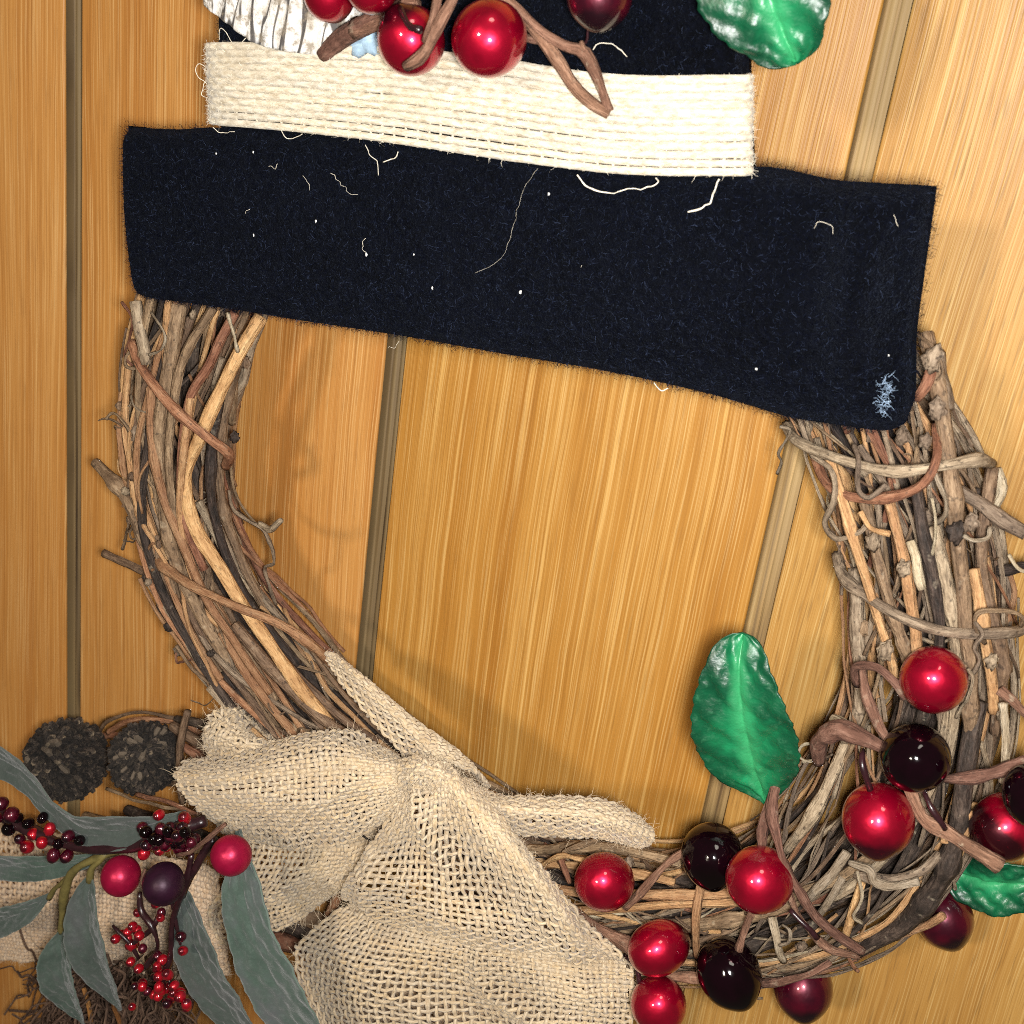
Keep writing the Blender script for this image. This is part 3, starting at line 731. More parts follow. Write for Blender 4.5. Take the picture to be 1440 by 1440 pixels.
def felt_fuzz(part, S, rim, count, nr):
    nu, nv = S.shape[:2]
    a, b = rng.uniform(0, nu - 1.001, count), rng.uniform(0, nv - 1.001, count)
    def samp(a, b):
        i, j = a.astype(int), b.astype(int); fa, fb = (a - i)[:, None], (b - j)[:, None]
        return S[i, j] * (1 - fa) * (1 - fb) + S[i + 1, j] * fa * (1 - fb) + S[i, j + 1] * (1 - fa) * fb + S[i + 1, j + 1] * fa * fb
    N = np.repeat([[0, -1.0, 0]], count, 0)
    pos = samp(a, b)
    k = int(count * 0.80)
    fibers('felt_nap', pos[:k], N[:k], 0.0011, 0.00004, 'ffuzz', part, lift=0.5, curl=0.7)
    fibers('felt_nap', pos[k:], N[k:], 0.0010, 0.000028, 'flight', part, lift=0.35, curl=0.7)
    r = rim[rng.integers(0, len(rim), nr)] + rng.normal(0, 0.0004, (nr, 3)); c = rim.mean(0)
    rn = norm((r - c) * np.array([0.35, 0, 1.0])); rn = norm(rn + np.array([0, -0.4, 0]))
    fibers('rim_nap', r, rn, 0.0009, 0.00004, 'ffuzz', part, lift=0.8, curl=0.8)
def brim_bump(u, v):
    g = lambda x, c, w: np.exp(-((x - c) / w) ** 2)
    return (2.6 * g(u, 0.935, 0.028) * g(v, 0.40, 0.35) - 1.6 * g(u, 0.895, 0.035) * g(v, 0.35, 0.3) - 2.2 * g(u, 0.985, 0.025) * g(v, 0.5, 0.5)
            + 0.7 * g(u, 0.80, 0.05) * g(v, 0.12, 0.2) + 0.5 * np.sin(u * 9 + 1) * g(v, 0.5, 0.5) - 0.8 * g(u, 0.83, 0.03) * g(v, 0.0, 0.15))
HB = 41
brim, Sb, rimb = pad('brim',
    [(166, 178, HB), (185, 181, HB), (240, 183, HB), (300, 181, HB), (480, 196, HB), (700, 214, HB), (900, 234, HB), (1040, 236, HB), (1095, 240, HB), (1165, 255, HB), (1215, 258, HB), (1270, 262, HB), (1313, 265, HB)],
    [(190, 421, HB), (300, 436, HB), (420, 456, HB), (560, 478, HB), (700, 503, HB), (860, 530, HB), (1000, 562, HB), (1100, 592, HB), (1180, 605, HB), (1240, 614, HB), (1268, 604, HB)],
    [(166, 178, HB), (165, 220, HB), (168, 300, HB), (175, 370, HB), (181, 405, HB), (190, 421, HB)],
    [(1313, 265, HB), (1305, 320, HB), (1293, 400, HB), (1283, 480, HB), (1282, 560, HB), (1268, 604, HB)], 6.0, 180, 60, brim_bump)
HCW = 40
crown, Sc, rimc = pad('crown',
    [(300, -140, HCW), (660, -120, HCW), (1050, -90, HCW)],
    [(302, 200, HCW), (660, 225, HCW), (1052, 258, HCW)],
    [(300, -140, HCW), (298, 30, HCW), (302, 200, HCW)],
    [(1050, -90, HCW), (1046, 90, HCW), (1052, 258, HCW)], 6.0, 120, 60)
felt_fuzz(brim, Sb, rimb, 52000, 5200)
felt_fuzz(crown, Sc, rimc, 22000, 2500)

# ------------------------------------------------------------------ woven cloth
def surf_eval(G, U, V):
    """bicubic Catmull-Rom surface over the control grid G (rows, cols, 3)"""
    Gp = np.concatenate([2 * G[:1] - G[1:2], G, 2 * G[-1:] - G[-2:-1]], 0)
    Gp = np.concatenate([2 * Gp[:, :1] - Gp[:, 1:2], Gp, 2 * Gp[:, -1:] - Gp[:, -2:-1]], 1)
    r, c = G.shape[:2]
    def basis(t, k):
        t = np.clip(t, -0.03, 1.03) * (k - 1); i = np.clip(np.floor(t).astype(int), 0, k - 2); f = t - i
        return i, np.stack([-0.5 * f + f ** 2 - 0.5 * f ** 3, 1 - 2.5 * f ** 2 + 1.5 * f ** 3, 0.5 * f + 2 * f ** 2 - 1.5 * f ** 3, -0.5 * f ** 2 + 0.5 * f ** 3], -1)
    i, bi = basis(U, r); j, bj = basis(V, c)
    out = 0
    for a in range(4):
        for b in range(4):
            out = out + Gp[i + a, j + b] * (bi[..., a] * bj[..., b])[..., None]
    return out
def weave(name, rows, parent, mat, pitch_u=1.98, pitch_v=1.98, ru=0.455, rv=0.455, fuzz=2500, fuzz_mat='jfiber', wob=0.03, fray=0.6, amp=0.6, ruf=0.8, crinkle=0.12, sides=6, jit=0.03, flat=0.8, flen=2.1, folds=None, fringe=0):
    """real over-and-under threads laid on a bicubic sheet; rows = control grid of (px, py, h)"""
    G = np.array([[P(*q) for q in row] for row in rows])
    uu, vv = np.meshgrid(np.linspace(0, 1, 60), np.linspace(0, 1, 60), indexing='ij')
    D = surf_eval(G, uu, vv) * 1000
    Lu = np.linalg.norm(np.diff(D, axis=0), axis=2).sum(0); Lv = np.linalg.norm(np.diff(D, axis=1), axis=2).sum(1)
    Lu, Lv = np.percentile(Lu, 70), np.percentile(Lv, 70)
    n_u = max(4, int(Lu / pitch_u)); n_v = max(4, int(Lv / pitch_v))      # threads crossing u, threads crossing v
    phase = rng.uniform(0, 6, 8)
    def warp(U, V):
        U2 = U + wob / n_u * np.sin(V * 31 + phase[0]) + wob / n_u * np.sin(V * 13 + U * 9 + phase[1])
        V2 = V + wob / n_v * np.sin(U * 29 + phase[2]) + wob / n_v * np.sin(U * 11 + V * 8 + phase[3])
        return U2, V2
    def nrm_at(U, V):
        e = 0.004
        a = surf_eval(G, U + e, V) - surf_eval(G, U - e, V); b = surf_eval(G, U, V + e) - surf_eval(G, U, V - e)
        n = norm(np.cross(a, b))
        return n
    def fold_h(U, V):
        if folds is None: return 0.0
        amp_, fr, ax = folds
        a, b = (V, U) if ax == 'v' else (U, V)
        q = a * fr + 0.35 * np.sin(b * 4 + phase[0]) + 0.12 * np.sin(b * 11 + phase[1])
        ridge = (1 - np.abs(np.sin(q * math.pi + phase[2]))) ** 1.6
        return 0.001 * amp_ * (ridge - 0.4) * (0.55 + 0.45 * np.sin(b * 5 + q * 2 + phase[3]))
    def crk(U, V):
        return crinkle * 0.001 * (np.sin(U * 17 + V * 9 + phase[4]) * np.sin(V * 21 - U * 6 + phase[5]) + 0.6 * np.sin(U * 41 + phase[6]) * np.sin(V * 37 + phase[7])) + fold_h(U, V)
    sgn = -1.0 if nrm_at(np.array([0.5]), np.array([0.5]))[0, 1] > 0 else 1.0     # outward = towards -y
    parts = []; fp, fn = [], []; ep, en = [], []
    def run(nt, nc, along_u, rad):
        spc = 4
        m = nc * spc + 1
        t = np.linspace(0, 1, m)
        for k in range(nt):
            f = (k + 0.5) / nt + rng.normal(0, jit) / nt
            a, b = rng.uniform(-0.2, fray) / nc, 1 - rng.uniform(-0.2, fray) / nc
            s = t[(t >= a) & (t <= b)] if fray > 0 else t
            if len(s) < 6: continue
            wdr = smooth_noise(len(s), 9, 2.2 * jit / nt)
            U, V = (s, f + wdr) if along_u else (f + wdr, s)
            U, V = np.broadcast_to(U, s.shape).copy(), np.broadcast_to(V, s.shape).copy()
            U, V = warp(U, V)
            p = surf_eval(G, U, V); N = nrm_at(U, V) * sgn
            ph = (s * nc - 0.5) * math.pi + (k % 2) * math.pi + (0 if along_u else math.pi)
            o = np.cos(ph) * amp * min(ru, rv) * 0.001 + crk(U, V)
            p = p + N * o[:, None]
            T = norm(np.gradient(p, axis=0)); B = norm(np.cross(T, N))
            an = np.arange(sides + 1) / sides * 2 * math.pi + math.pi
            rr = rad * 0.001 * (1 + smooth_noise(len(s), 5, 0.13 * ruf) + rng.normal(0, 0.08)) 
            ring = N[:, None] * (np.cos(an) * flat)[None, :, None] + B[:, None] * (np.sin(an) * 1.08)[None, :, None]
            Vt = (p[:, None] + ring * np.broadcast_to(rr, s.shape)[:, None, None]).reshape(-1, 3)
            q = sides + 1
            i, j = np.meshgrid(np.arange(len(s) - 1), np.arange(sides), indexing='ij'); w = (i * q + j).ravel()
            F = np.stack([w, w + 1, w + q + 1, w + q], 1)
            sl = arclen(p) * 1000 + rng.uniform(0, 4000)
            UV = np.stack([np.repeat(sl[:, None], q, 1), np.repeat((an / 6.2832)[None], len(s), 0)], -1).reshape(-1, 2)
            parts.append((Vt, F, UV)); fp.append(p); fn.append(N); ep.extend([p[0], p[-1]]); en.extend([norm(-T[0] + 0.3 * N[0]), norm(T[-1] + 0.3 * N[-1])])
    run(n_v, n_u, True, ru)
    run(n_u, n_v, False, rv)
    V, F, UV = join_np(parts)
    o = mesh_np(name, V, F, mat, parent, UV)
    fp, fn = np.vstack(fp), np.vstack(fn)
    if fringe:
        ep, en = np.repeat(np.array(ep), fringe, 0), np.repeat(np.array(en), fringe, 0)
        fibers('fringe', ep + rng.normal(0, 0.0003, ep.shape), en, 0.0028, 0.00005, fuzz_mat, o, lift=2.2, curl=0.5)
    if fuzz:
        k = rng.integers(0, len(fp), fuzz)
        fibers('fuzz', fp[k] + fn[k] * rv * 0.0006, fn[k], flen * 0.001, 0.00003, fuzz_mat, o, lift=0.55, curl=0.8)
    return o
# the jute band round the crown (long threads run along the band)
TOPB = [(293, 64), (305, 60), (420, 61), (560, 66), (700, 82), (860, 104), (1036, 106), (1053, 103)]
BOTB = [(298, 172), (310, 176), (430, 187), (560, 203), (700, 224), (860, 244), (1036, 248), (1052, 240)]
HBAND = [35, 42.3, 44.2, 44.6, 44.8, 44.8, 43.2, 36]
rows = []
for f in (0, 0.33, 0.66, 1.0):
    rows.append([(a[0] + (b[0] - a[0]) * f, a[1] + (b[1] - a[1]) * f, h) for a, b, h in zip(TOPB, BOTB, HBAND)])
band = weave('hat_band', rows, hat, 'band', pitch_u=1.34, pitch_v=2.1, ru=0.24, rv=0.715, fuzz=3600, fuzz_mat='bfiber', wob=0.02, fray=0.0, amp=0.45, crinkle=0.03, jit=0.012, flat=0.85, ruf=0.25, flen=1.0)
# stray threads and lint on the felt
def thread(pts, r, mat, parent, name='loose_thread'):
    return vine(name, pts, r * 0.8, mat, parent, wig=0.14, sides=5, step=0.2, rough=0.1)
for pts, r in [([(812, 246, 45), (825, 262, 44), (850, 271, 43.5), (890, 266, 43.5), (922, 260, 44), (924, 248, 45)], 0.17),
               ([(1010, 250, 45), (1004, 275, 44), (990, 293, 43.5), (968, 298, 43.5)], 0.24),
               ([(515, 205, 45), (520, 218, 44), (530, 228, 43.6), (532, 246, 43.4)], 0.08), ([(560, 212, 45), (555, 222, 44), (540, 228, 43.6)], 0.12),
               ([(755, 238, 45), (735, 270, 43.5), (722, 320, 43.4), (712, 350, 43.4), (700, 368, 43.4), (668, 385, 43.4)], 0.02),
               ([(832, 70, 43), (845, 60, 43), (870, 66, 43), (880, 80, 43)], 0.12), ([(308, 55, 43), (312, 40, 43), (330, 62, 43), (346, 58, 43)], 0.08),
               ([(340, 62, 43), (355, 45, 43), (372, 50, 43), (362, 60, 43)], 0.08), ([(292, 120, 38), (276, 104, 38), (280, 90, 38), (294, 100, 38)], 0.1),
               ([(296, 140, 38), (283, 130, 38), (290, 112, 38)], 0.09), ([(300, 178, 44), (312, 188, 43.6), (330, 184, 44)], 0.08), ([(395, 184, 45), (405, 195, 44), (425, 190, 45)], 0.09),
               ([(920, 540, 40), (930, 549, 39), (940, 545, 39)], 0.15)]:
    thread(pts, r, 'bfiber', band)
LINT = []
for x, y, r in [(304, 216, .33), (356, 214, .28), (357, 331, .36), (444, 311, .4), (276, 319, .25), (515, 358, .38), (608, 405, .3), (732, 411, .42), (772, 273, .36), (582, 358, .22),
                (783, 386, .22), (1176, 535, .36), (1064, 519, .4), (815, 375, .3), (1250, 500, .2)]:
    o = lump('lint_speck', P(x, y, 42.6), r * 0.00068, 'lint', brim, (random.uniform(0.7, 1.1), 0.6, random.uniform(0.8, 1.5)), 7, 0.35)
for pts in [[(815, 365, 42.6), (818, 375, 42.8), (816, 384, 42.6)], [(427, 247, 42.6), (434, 258, 42.8), (436, 267, 42.6)], [(467, 245, 42.7), (475, 254, 42.8), (480, 262, 42.6)],
            [(480, 260, 42.6), (492, 270, 42.8), (502, 275, 42.6)], [(350, 293, 42.6), (345, 300, 42.8), (344, 306, 42.6)], [(1258, 300, 42.6), (1260, 312, 42.8), (1264, 320, 42.6)],
            [(514, 335, 42.6), (508, 350, 42.8), (515, 355, 42.6)], [(1145, 320, 42.6), (1155, 312, 42.8), (1168, 318, 42.6), (1170, 330, 42.6)], [(907, 316, 42.6), (908, 324, 42.6)],
            [(378, 232, 42.6), (385, 238, 42.8), (392, 232, 42.6)], [(560, 480, 41), (556, 488, 41), (545, 490, 41)]]:
    thread(pts, 0.045, 'bfiber', brim, 'lint_thread')
n = 500
lp = np.array([Sb[rng.integers(2, 178), rng.integers(2, 58)] for _ in range(n)]) + np.array([0, -0.0008, 0])
fibers('lint', lp, np.repeat([[0, -1.0, 0]], n, 0), 0.0013, 0.000028, 'flight', brim, lift=0.2, curl=0.9)
n = 110
c0, c1 = P(1248, 530, 42.3), P(1243, 580, 42.3)
q = c0 + (c1 - c0) * rng.uniform(0, 1, (n, 1)) + rng.normal(0, 0.0005, (n, 3)) * np.array([1, 0.2, 1])
fibers('blue_lint_smear', q, np.repeat([[0, -1.0, 0]], n, 0), 0.0013, 0.00004, 'lintblue', brim, lift=0.25, curl=0.8)
set_base(hat)

# ------------------------------------------------------------------ burlap bow
bow = empty('burlap_bow', 'tied bow of open weave natural burlap on the lower left of the wreath', 'bow', P(560, 1300, 10))
W = dict(parent=bow, mat='jute')
# hanging tail behind the sprig, lower left
weave('burlap_tail', [[(-40, 1140, 16), (60, 1165, 20), (150, 1185, 22), (240, 1205, 24), (310, 1225, 24)],
                      [(-40, 1250, 16), (60, 1260, 22), (150, 1262, 24), (240, 1280, 25), (312, 1295, 24)],
                      [(-30, 1300, 14), (60, 1310, 20), (150, 1318, 24), (240, 1330, 25), (318, 1335, 24)],
                      [(0, 1350, 12), (60, 1352, 18), (150, 1355, 22), (240, 1375, 22), (322, 1372, 22)]],
      bow, 'jute_tail', fuzz=1800, folds=(2.0, 4, 'v'), fringe=3, pitch_u=1.7, pitch_v=1.7, ru=0.60, rv=0.60)
# short crumpled end above the left loop
weave('burlap_end', [[(318, 984, 34), (338, 996, 33), (352, 1012, 32), (372, 1030, 31)],
                     [(298, 1006, 38), (318, 1016, 42), (345, 1032, 40), (385, 1046, 36)],
                     [(284, 1036, 38), (305, 1042, 44), (345, 1050, 44), (410, 1052, 40)],
                     [(294, 1062, 34), (325, 1070, 38), (365, 1072, 40), (430, 1062, 38)]], fuzz=900, crinkle=0.35, folds=(1.6, 2.5, 'u'), fringe=4, **W)
# strip running up the inner side of the wreath
weave('burlap_strip', [[(452, 915, 30), (466, 918, 33), (478, 930, 31), (484, 945, 26)],
                       [(478, 958, 33), (500, 950, 40), (524, 965, 37), (530, 985, 28)],
                       [(520, 1010, 36), (548, 1000, 44), (580, 1012, 40), (590, 1035, 29)],
                       [(562, 1058, 39), (592, 1042, 46), (640, 1055, 41), (655, 1078, 30)],
                       [(590, 1090, 42), (620, 1072, 48), (670, 1088, 43), (692, 1112, 33)]], fuzz=1100, **W)
# right loop lying along the wreath
weave('burlap_loop', [[(585, 1085, 38), (650, 1098, 40), (700, 1118, 40), (765, 1120, 40), (830, 1122, 38), (880, 1138, 36), (914, 1164, 33)],
                      [(590, 1092, 46), (655, 1108, 47), (705, 1127, 47), (770, 1130, 47), (832, 1134, 45), (882, 1150, 42), (920, 1172, 37)],
                      [(600, 1105, 48), (660, 1122, 49), (715, 1142, 50), (775, 1146, 50), (835, 1150, 48), (880, 1164, 44), (921, 1180, 38)],
                      [(610, 1118, 44), (665, 1138, 44), (720, 1160, 44), (780, 1164, 43), (838, 1168, 42), (876, 1178, 39), (914, 1188, 35)],
                      [(615, 1128, 38), (670, 1150, 37), (725, 1172, 36), (785, 1176, 36), (838, 1178, 36), (872, 1184, 35), (902, 1190, 33)]], fuzz=1200, **W)
# lower left flap under the left loop
weave('burlap_flap', [[(330, 1150, 30), (420, 1165, 31), (500, 1165, 32), (570, 1120, 36)],
                      [(345, 1190, 32), (430, 1195, 36), (505, 1190, 34), (570, 1150, 36)],
                      [(320, 1240, 30), (410, 1240, 37), (490, 1222, 33), (555, 1185, 35)],
                      [(290, 1285, 27), (385, 1278, 34), (465, 1245, 32), (530, 1210, 34)],
                      [(310, 1330, 24), (395, 1308, 30), (455, 1268, 31), (500, 1235, 33)]], fuzz=1300, fray=0.9, folds=(1.8, 2.6, 'v'), fringe=4, **W)
# left loop
weave('burlap_loop', [[(262, 1072, 34), (335, 1058, 38), (405, 1036, 40), (475, 1026, 40), (535, 1046, 41), (585, 1076, 42)],
                      [(246, 1086, 44), (330, 1076, 50), (405, 1058, 53), (475, 1050, 53), (537, 1064, 50), (586, 1082, 47)],
                      [(248, 1104, 48), (332, 1100, 55), (408, 1092, 58), (476, 1086, 57), (540, 1088, 53), (588, 1090, 49)],
                      [(268, 1130, 48), (342, 1132, 55), (412, 1128, 58), (480, 1122, 57), (545, 1110, 53), (591, 1098, 49)],
                      [(296, 1154, 44), (360, 1162, 50), (425, 1164, 53), (488, 1156, 53), (550, 1130, 50), (594, 1106, 47)],
                      [(318, 1170, 36), (378, 1186, 42), (438, 1190, 45), (498, 1180, 46), (556, 1146, 46), (597, 1114, 44)]], fuzz=2200, crinkle=0.2, folds=(1.7, 2.3, 'u'), fringe=1, **W)
# lower tail, behind the front drape, running out of the picture
weave('burlap_tail', [[(484, 1268, 36), (560, 1290, 40), (660, 1316, 40), (770, 1334, 41), (892, 1350, 37)],
                      [(446, 1300, 36), (540, 1325, 45), (655, 1345, 40), (770, 1362, 44), (893, 1376, 37)],
                      [(414, 1336, 35), (520, 1365, 46), (656, 1380, 38), (775, 1398, 45), (892, 1404, 37)],
                      [(420, 1385, 33), (510, 1408, 45), (660, 1420, 38), (775, 1434, 44), (890, 1440, 37)],
                      [(440, 1445, 32), (515, 1455, 44), (664, 1462, 38), (775, 1474, 44), (888, 1480, 36)],
                      [(450, 1500, 33), (520, 1505, 40), (668, 1510, 39), (775, 1515, 41), (886, 1520, 36)]], fuzz=2400, fray=1.2, crinkle=0.18, folds=(2.4, 3.2, 'v'), fringe=4, **W)
weave('burlap_lining', [[(500, 1276, 31), (660, 1322, 34), (880, 1352, 31)], [(432, 1340, 30), (656, 1372, 28), (878, 1400, 30)], [(438, 1420, 28), (660, 1432, 28), (876, 1440, 30)], [(455, 1500, 27), (668, 1505, 31), (874, 1515, 29)]],
      bow, 'jute_tail', fuzz=0, pitch_u=1.9, pitch_v=1.9, ru=0.6, rv=0.6)
# front drape falling from the knot
weave('burlap_drape', [[(562, 1088, 44), (580, 1078, 48), (602, 1072, 50), (625, 1078, 50), (648, 1090, 47), (664, 1104, 40)],
                       [(550, 1126, 47), (585, 1112, 53), (622, 1106, 56), (655, 1112, 55), (684, 1128, 51), (702, 1148, 42)],
                       [(532, 1170, 46), (580, 1158, 55), (632, 1150, 55), (680, 1156, 57), (720, 1176, 54), (742, 1200, 42)],
                       [(508, 1206, 44), (570, 1204, 52), (638, 1202, 52), (702, 1210, 57), (758, 1230, 55), (782, 1256, 42)],
                       [(482, 1240, 43), (562, 1252, 53), (644, 1258, 50), (722, 1266, 53), (792, 1286, 53), (824, 1306, 42)],
                       [(474, 1258, 40), (556, 1284, 49), (650, 1300, 52), (738, 1314, 51), (818, 1330, 48), (866, 1340, 41)],
                       [(480, 1268, 37), (560, 1300, 44), (652, 1326, 47), (744, 1340, 45), (830, 1352, 42), (886, 1356, 37)]], fuzz=3000, crinkle=0.18, folds=(2.3, 3.4, 'v'), fringe=1, **W)
# pinched knot
weave('burlap_knot', [[(560, 1072, 47), (590, 1064, 51), (620, 1072, 51), (645, 1090, 48)],
                      [(560, 1082, 52), (588, 1076, 56), (618, 1084, 56), (642, 1100, 52)],
                      [(560, 1100, 52), (586, 1094, 56), (612, 1100, 56), (636, 1114, 52)],
                      [(565, 1116, 49), (588, 1110, 52), (608, 1114, 52), (628, 1124, 49)]], fuzz=900, crinkle=0.5, pitch_u=1.5, pitch_v=1.5, **W)
set_base(bow)

# ------------------------------------------------------------------ berries
def sphere_mesh(name, seg, rings, tip, mat):
    th = np.linspace(0, math.pi, rings); ph = np.linspace(0, 2 * math.pi, seg + 1)[:-1]
    V, F = [], []
    for t in th[1:-1]:
        r = math.sin(t) * (1 + 0.02 * math.cos(2 * t)); z = math.cos(t) * (1.03 + tip * max(0, math.cos(t)) ** 10)
        for p in ph: V.append((r * math.cos(p), r * math.sin(p), z))
    V += [(0, 0, 1.03 + tip), (0, 0, -1.0)]
    n = rings - 2
    for i in range(n - 1):
        for j in range(seg): F.append((i * seg + j, (i + 1) * seg + j, (i + 1) * seg + (j + 1) % seg, i * seg + (j + 1) % seg))
    a, b = len(V) - 2, len(V) - 1
    for j in range(seg):
        F.append((a, j, (j + 1) % seg, a)); F.append((b, (n - 1) * seg + (j + 1) % seg, (n - 1) * seg + j, b))
    me = bpy.data.meshes.new(name)
    me.from_pydata(V, [], [tuple(dict.fromkeys(f)) for f in F]); me.update()
    for p in me.polygons: p.use_smooth = True
    me.materials.append(MAT[mat]); return me
BM = {k: sphere_mesh('berry', 40, 26, 0.10, k) for k in ('bred', 'bdark', 'bmar', 'bmix', 'sred', 'sdark')}
BLAB = {'bdark': 'near black glossy berry', 'bmar': 'dark maroon glossy berry', 'bmix': 'red berry with a dark maroon end', 'sdark': 'dull plum coloured berry'}
def berry(parent, x, y, dia, h, kind, tip=(0.0, -1.0, 0.5), name='berry', sq=1.0):
    """tip = where the dark end points in the view: (right, up, towards viewer)"""
    r = dia / 2 * MMPX(x, y, h) * 0.001
    o = bpy.data.objects.new(name, BM[kind]); link(o, parent)
    d = Vector(M @ np.array([tip[0], tip[1], -tip[2]])).normalized()
    q = Vector((0, 0, 1)).rotation_difference(d)
    o.matrix_world = Matrix.Translation(Vector(P(x, y, h))) @ q.to_matrix().to_4x4() @ Matrix.Diagonal((r * random.uniform(0.97, 1.03), r * random.uniform(0.97, 1.03), r * sq * random.uniform(0.98, 1.03), 1))
    if kind in BLAB: o['label'] = BLAB[kind]
    return o
def leaf(parent, axis, widths, mat, veins=7, amp=0.5, fold=0.25, name='leaf', nu=70, nv=27, wave=0.0, thick=0.35, crumple=0.35, twist=None, blunt=0.0):
    """axis = (px, py, h) from stalk to tip; widths = half widths in px along it"""
    A = resample(catmull(np.array([P(*q) for q in axis]), 300), nu)
    mm = np.mean([MMPX(*q) for q in axis])
    wd = np.interp(np.linspace(0, 1, nu), np.linspace(0, 1, len(widths)), widths)
    wd = catmull(np.array([[w] for w in widths]), nu)[:, 0].clip(0.4) * mm * 0.001
    uu_ = np.linspace(0, 1, nu)
    if blunt: wd = wd * np.sqrt(np.clip(1 - (np.clip(uu_ - (1 - blunt), 0, 1) / blunt) ** 2, 0.0005, 1))
    T = norm(np.gradient(A, axis=0))
    nv_ = np.repeat([[0, -1.0, 0]], nu, 0) if twist is None else norm(np.array([0, -1.0, 0])[None] + np.interp(np.linspace(0, 1, nu), np.linspace(0, 1, len(twist)), twist)[:, None] * norm(np.cross(T, [0, -1.0, 0])))
    S = norm(np.cross(T, nv_)); N = norm(np.cross(S, T))
    v = np.linspace(-1, 1, nv); u = np.linspace(0, 1, nu)
    U, Vv = np.meshgrid(u, v, indexing='ij')
    h = fold * np.abs(Vv) ** 1.3 * wd[:, None] * 1000
    h = h - amp * np.exp(-(Vv / 0.07) ** 2)
    for_side = np.sin((U * veins - np.abs(Vv) * 1.1) * 2 * math.pi)
    h = h + amp * 0.55 * for_side * (1 - np.exp(-(Vv / 0.2) ** 2)) * (1 - np.abs(Vv) ** 4)
    h = h + wave * np.sin(U * 9 + 1.0) * np.abs(Vv) ** 2
    ph = rng.uniform(0, 6, 6)
    h = h + crumple * (np.sin(U * 23 + Vv * 5 + ph[0]) * np.sin(Vv * 7 + ph[1]) + 0.6 * np.sin(U * 47 + ph[2]) * np.sin(Vv * 15 + U * 9 + ph[3]))
    edgew = 1 + 0.02 * np.sin(U * 60 + ph[4]) + 0.012 * np.sin(U * 131 + ph[5])
    G = A[:, None] + S[:, None] * (Vv * wd[:, None] * edgew)[..., None] + N[:, None] * (h * 0.001)[..., None]
    V = G.reshape(-1, 3)
    F = [(i * nv + j, i * nv + j + 1, (i + 1) * nv + j + 1, (i + 1) * nv + j) for i in range(nu - 1) for j in range(nv - 1)]
    o = mesh_np(name, V, F, mat, parent, np.stack([U.ravel(), Vv.ravel()], 1))
    md = o.modifiers.new('thickness', 'SOLIDIFY'); md.thickness = thick * 0.001; md.offset = 0
    return o
def stem(parent, pts, r, mat='paper', name='stem', **k):
    return vine(name, pts, r * 0.88, mat, parent, wig=0.22, rough=0.14, **k)

# upper right spray
sa = empty('berry_spray', 'spray of large glossy red and black berries on the right side of the wreath', 'berry spray', P(1290, 1110, 30))
berry(sa, 1313, 956, 97, 44, 'bred', (0.3, -0.5, -0.8))
berry(sa, 1287, 1066, 97, 46, 'bdark', (0, -0.3, -0.9))
berry(sa, 1235, 1153, 100, 45, 'bred', (-0.12, -0.95, 0.30))
berry(sa, 1413, 1163, 94, 38, 'bmix', (-0.75, -0.75, -0.1))
berry(sa, 1452, 1118, 84, 50, 'bdark')
berry(sa, 1327, 1290, 84, 13, 'bmar', (0.2, -0.6, 0.2))
leaf(sa, [(1322, 1215, 12), (1370, 1236, 14), (1420, 1244, 16), (1500, 1236, 16)], [4, 34, 44, 44, 36, 22, 1], 'leaf', veins=6, amp=0.5)
for pts, r in [([(1206, 960, 36), (1206, 938, 40), (1232, 937, 43), (1258, 958, 44), (1275, 975, 43)], 1.15), ([(1210, 940, 40), (1219, 980, 43), (1240, 1025, 44), (1255, 1045, 44)], 1.1),
               ([(1150, 1072, 34), (1152, 1042, 38), (1180, 1024, 42), (1212, 1036, 44), (1245, 1055, 44)], 1.5), ([(1325, 1096, 42), (1372, 1091, 43), (1420, 1080, 42), (1460, 1062, 40)], 1.15),
               ([(1278, 1105, 42), (1300, 1150, 44), (1335, 1172, 45), (1375, 1196, 45), (1407, 1216, 44)], 1.35), ([(1290, 1130, 41), (1310, 1158, 43), (1340, 1180, 43)], 0.9),
               ([(1404, 970, 36), (1440, 1000, 36), (1470, 1020, 36)], 1.0)]:
    stem(sa, pts, r)
stem(sa, [(1212, 1052, 44), (1217, 1078, 47), (1224, 1112, 46)], 0.75, 'wire')
stem(sa, [(1300, 1112, 45), (1312, 1140, 47), (1328, 1166, 46)], 0.7, 'wire')
set_base(sa)
# lower spray
sb = empty('berry_spray', 'spray of large glossy red and black berries at the bottom, beside the burlap bow', 'berry spray', P(1020, 1300, 30))
berry(sb, 1001, 1203, 88, 38, 'bdark')
berry(sb, 1068, 1237, 95, 45, 'bred', (0.9, 0.2, -0.5))
berry(sb, 850, 1240, 83, 44, 'bred', (0.5, -0.4, -0.7), sq=1.04)
berry(sb, 926, 1333, 80, 43, 'bred', (0.85, 0.3, -0.3), sq=1.06)
berry(sb, 926, 1413, 79, 43, 'bred', (0.2, -0.9, -0.5))
berry(sb, 1025, 1368, 92, 42, 'bdark', (0.3, -0.6, 0.2), sq=1.03)
berry(sb, 1129, 1388, 86, 20, 'bmar', (0, -1, 0.3))
leaf(sb, [(1077, 1128, 36), (1058, 1075, 40), (1042, 1000, 43), (1039, 940, 43), (1045, 890, 41)], [3, 40, 64, 74, 75, 68, 56, 42, 28], 'leaf', blunt=0.09, veins=5, amp=0.55, fold=0.10, crumple=0.22, nu=90, nv=41)
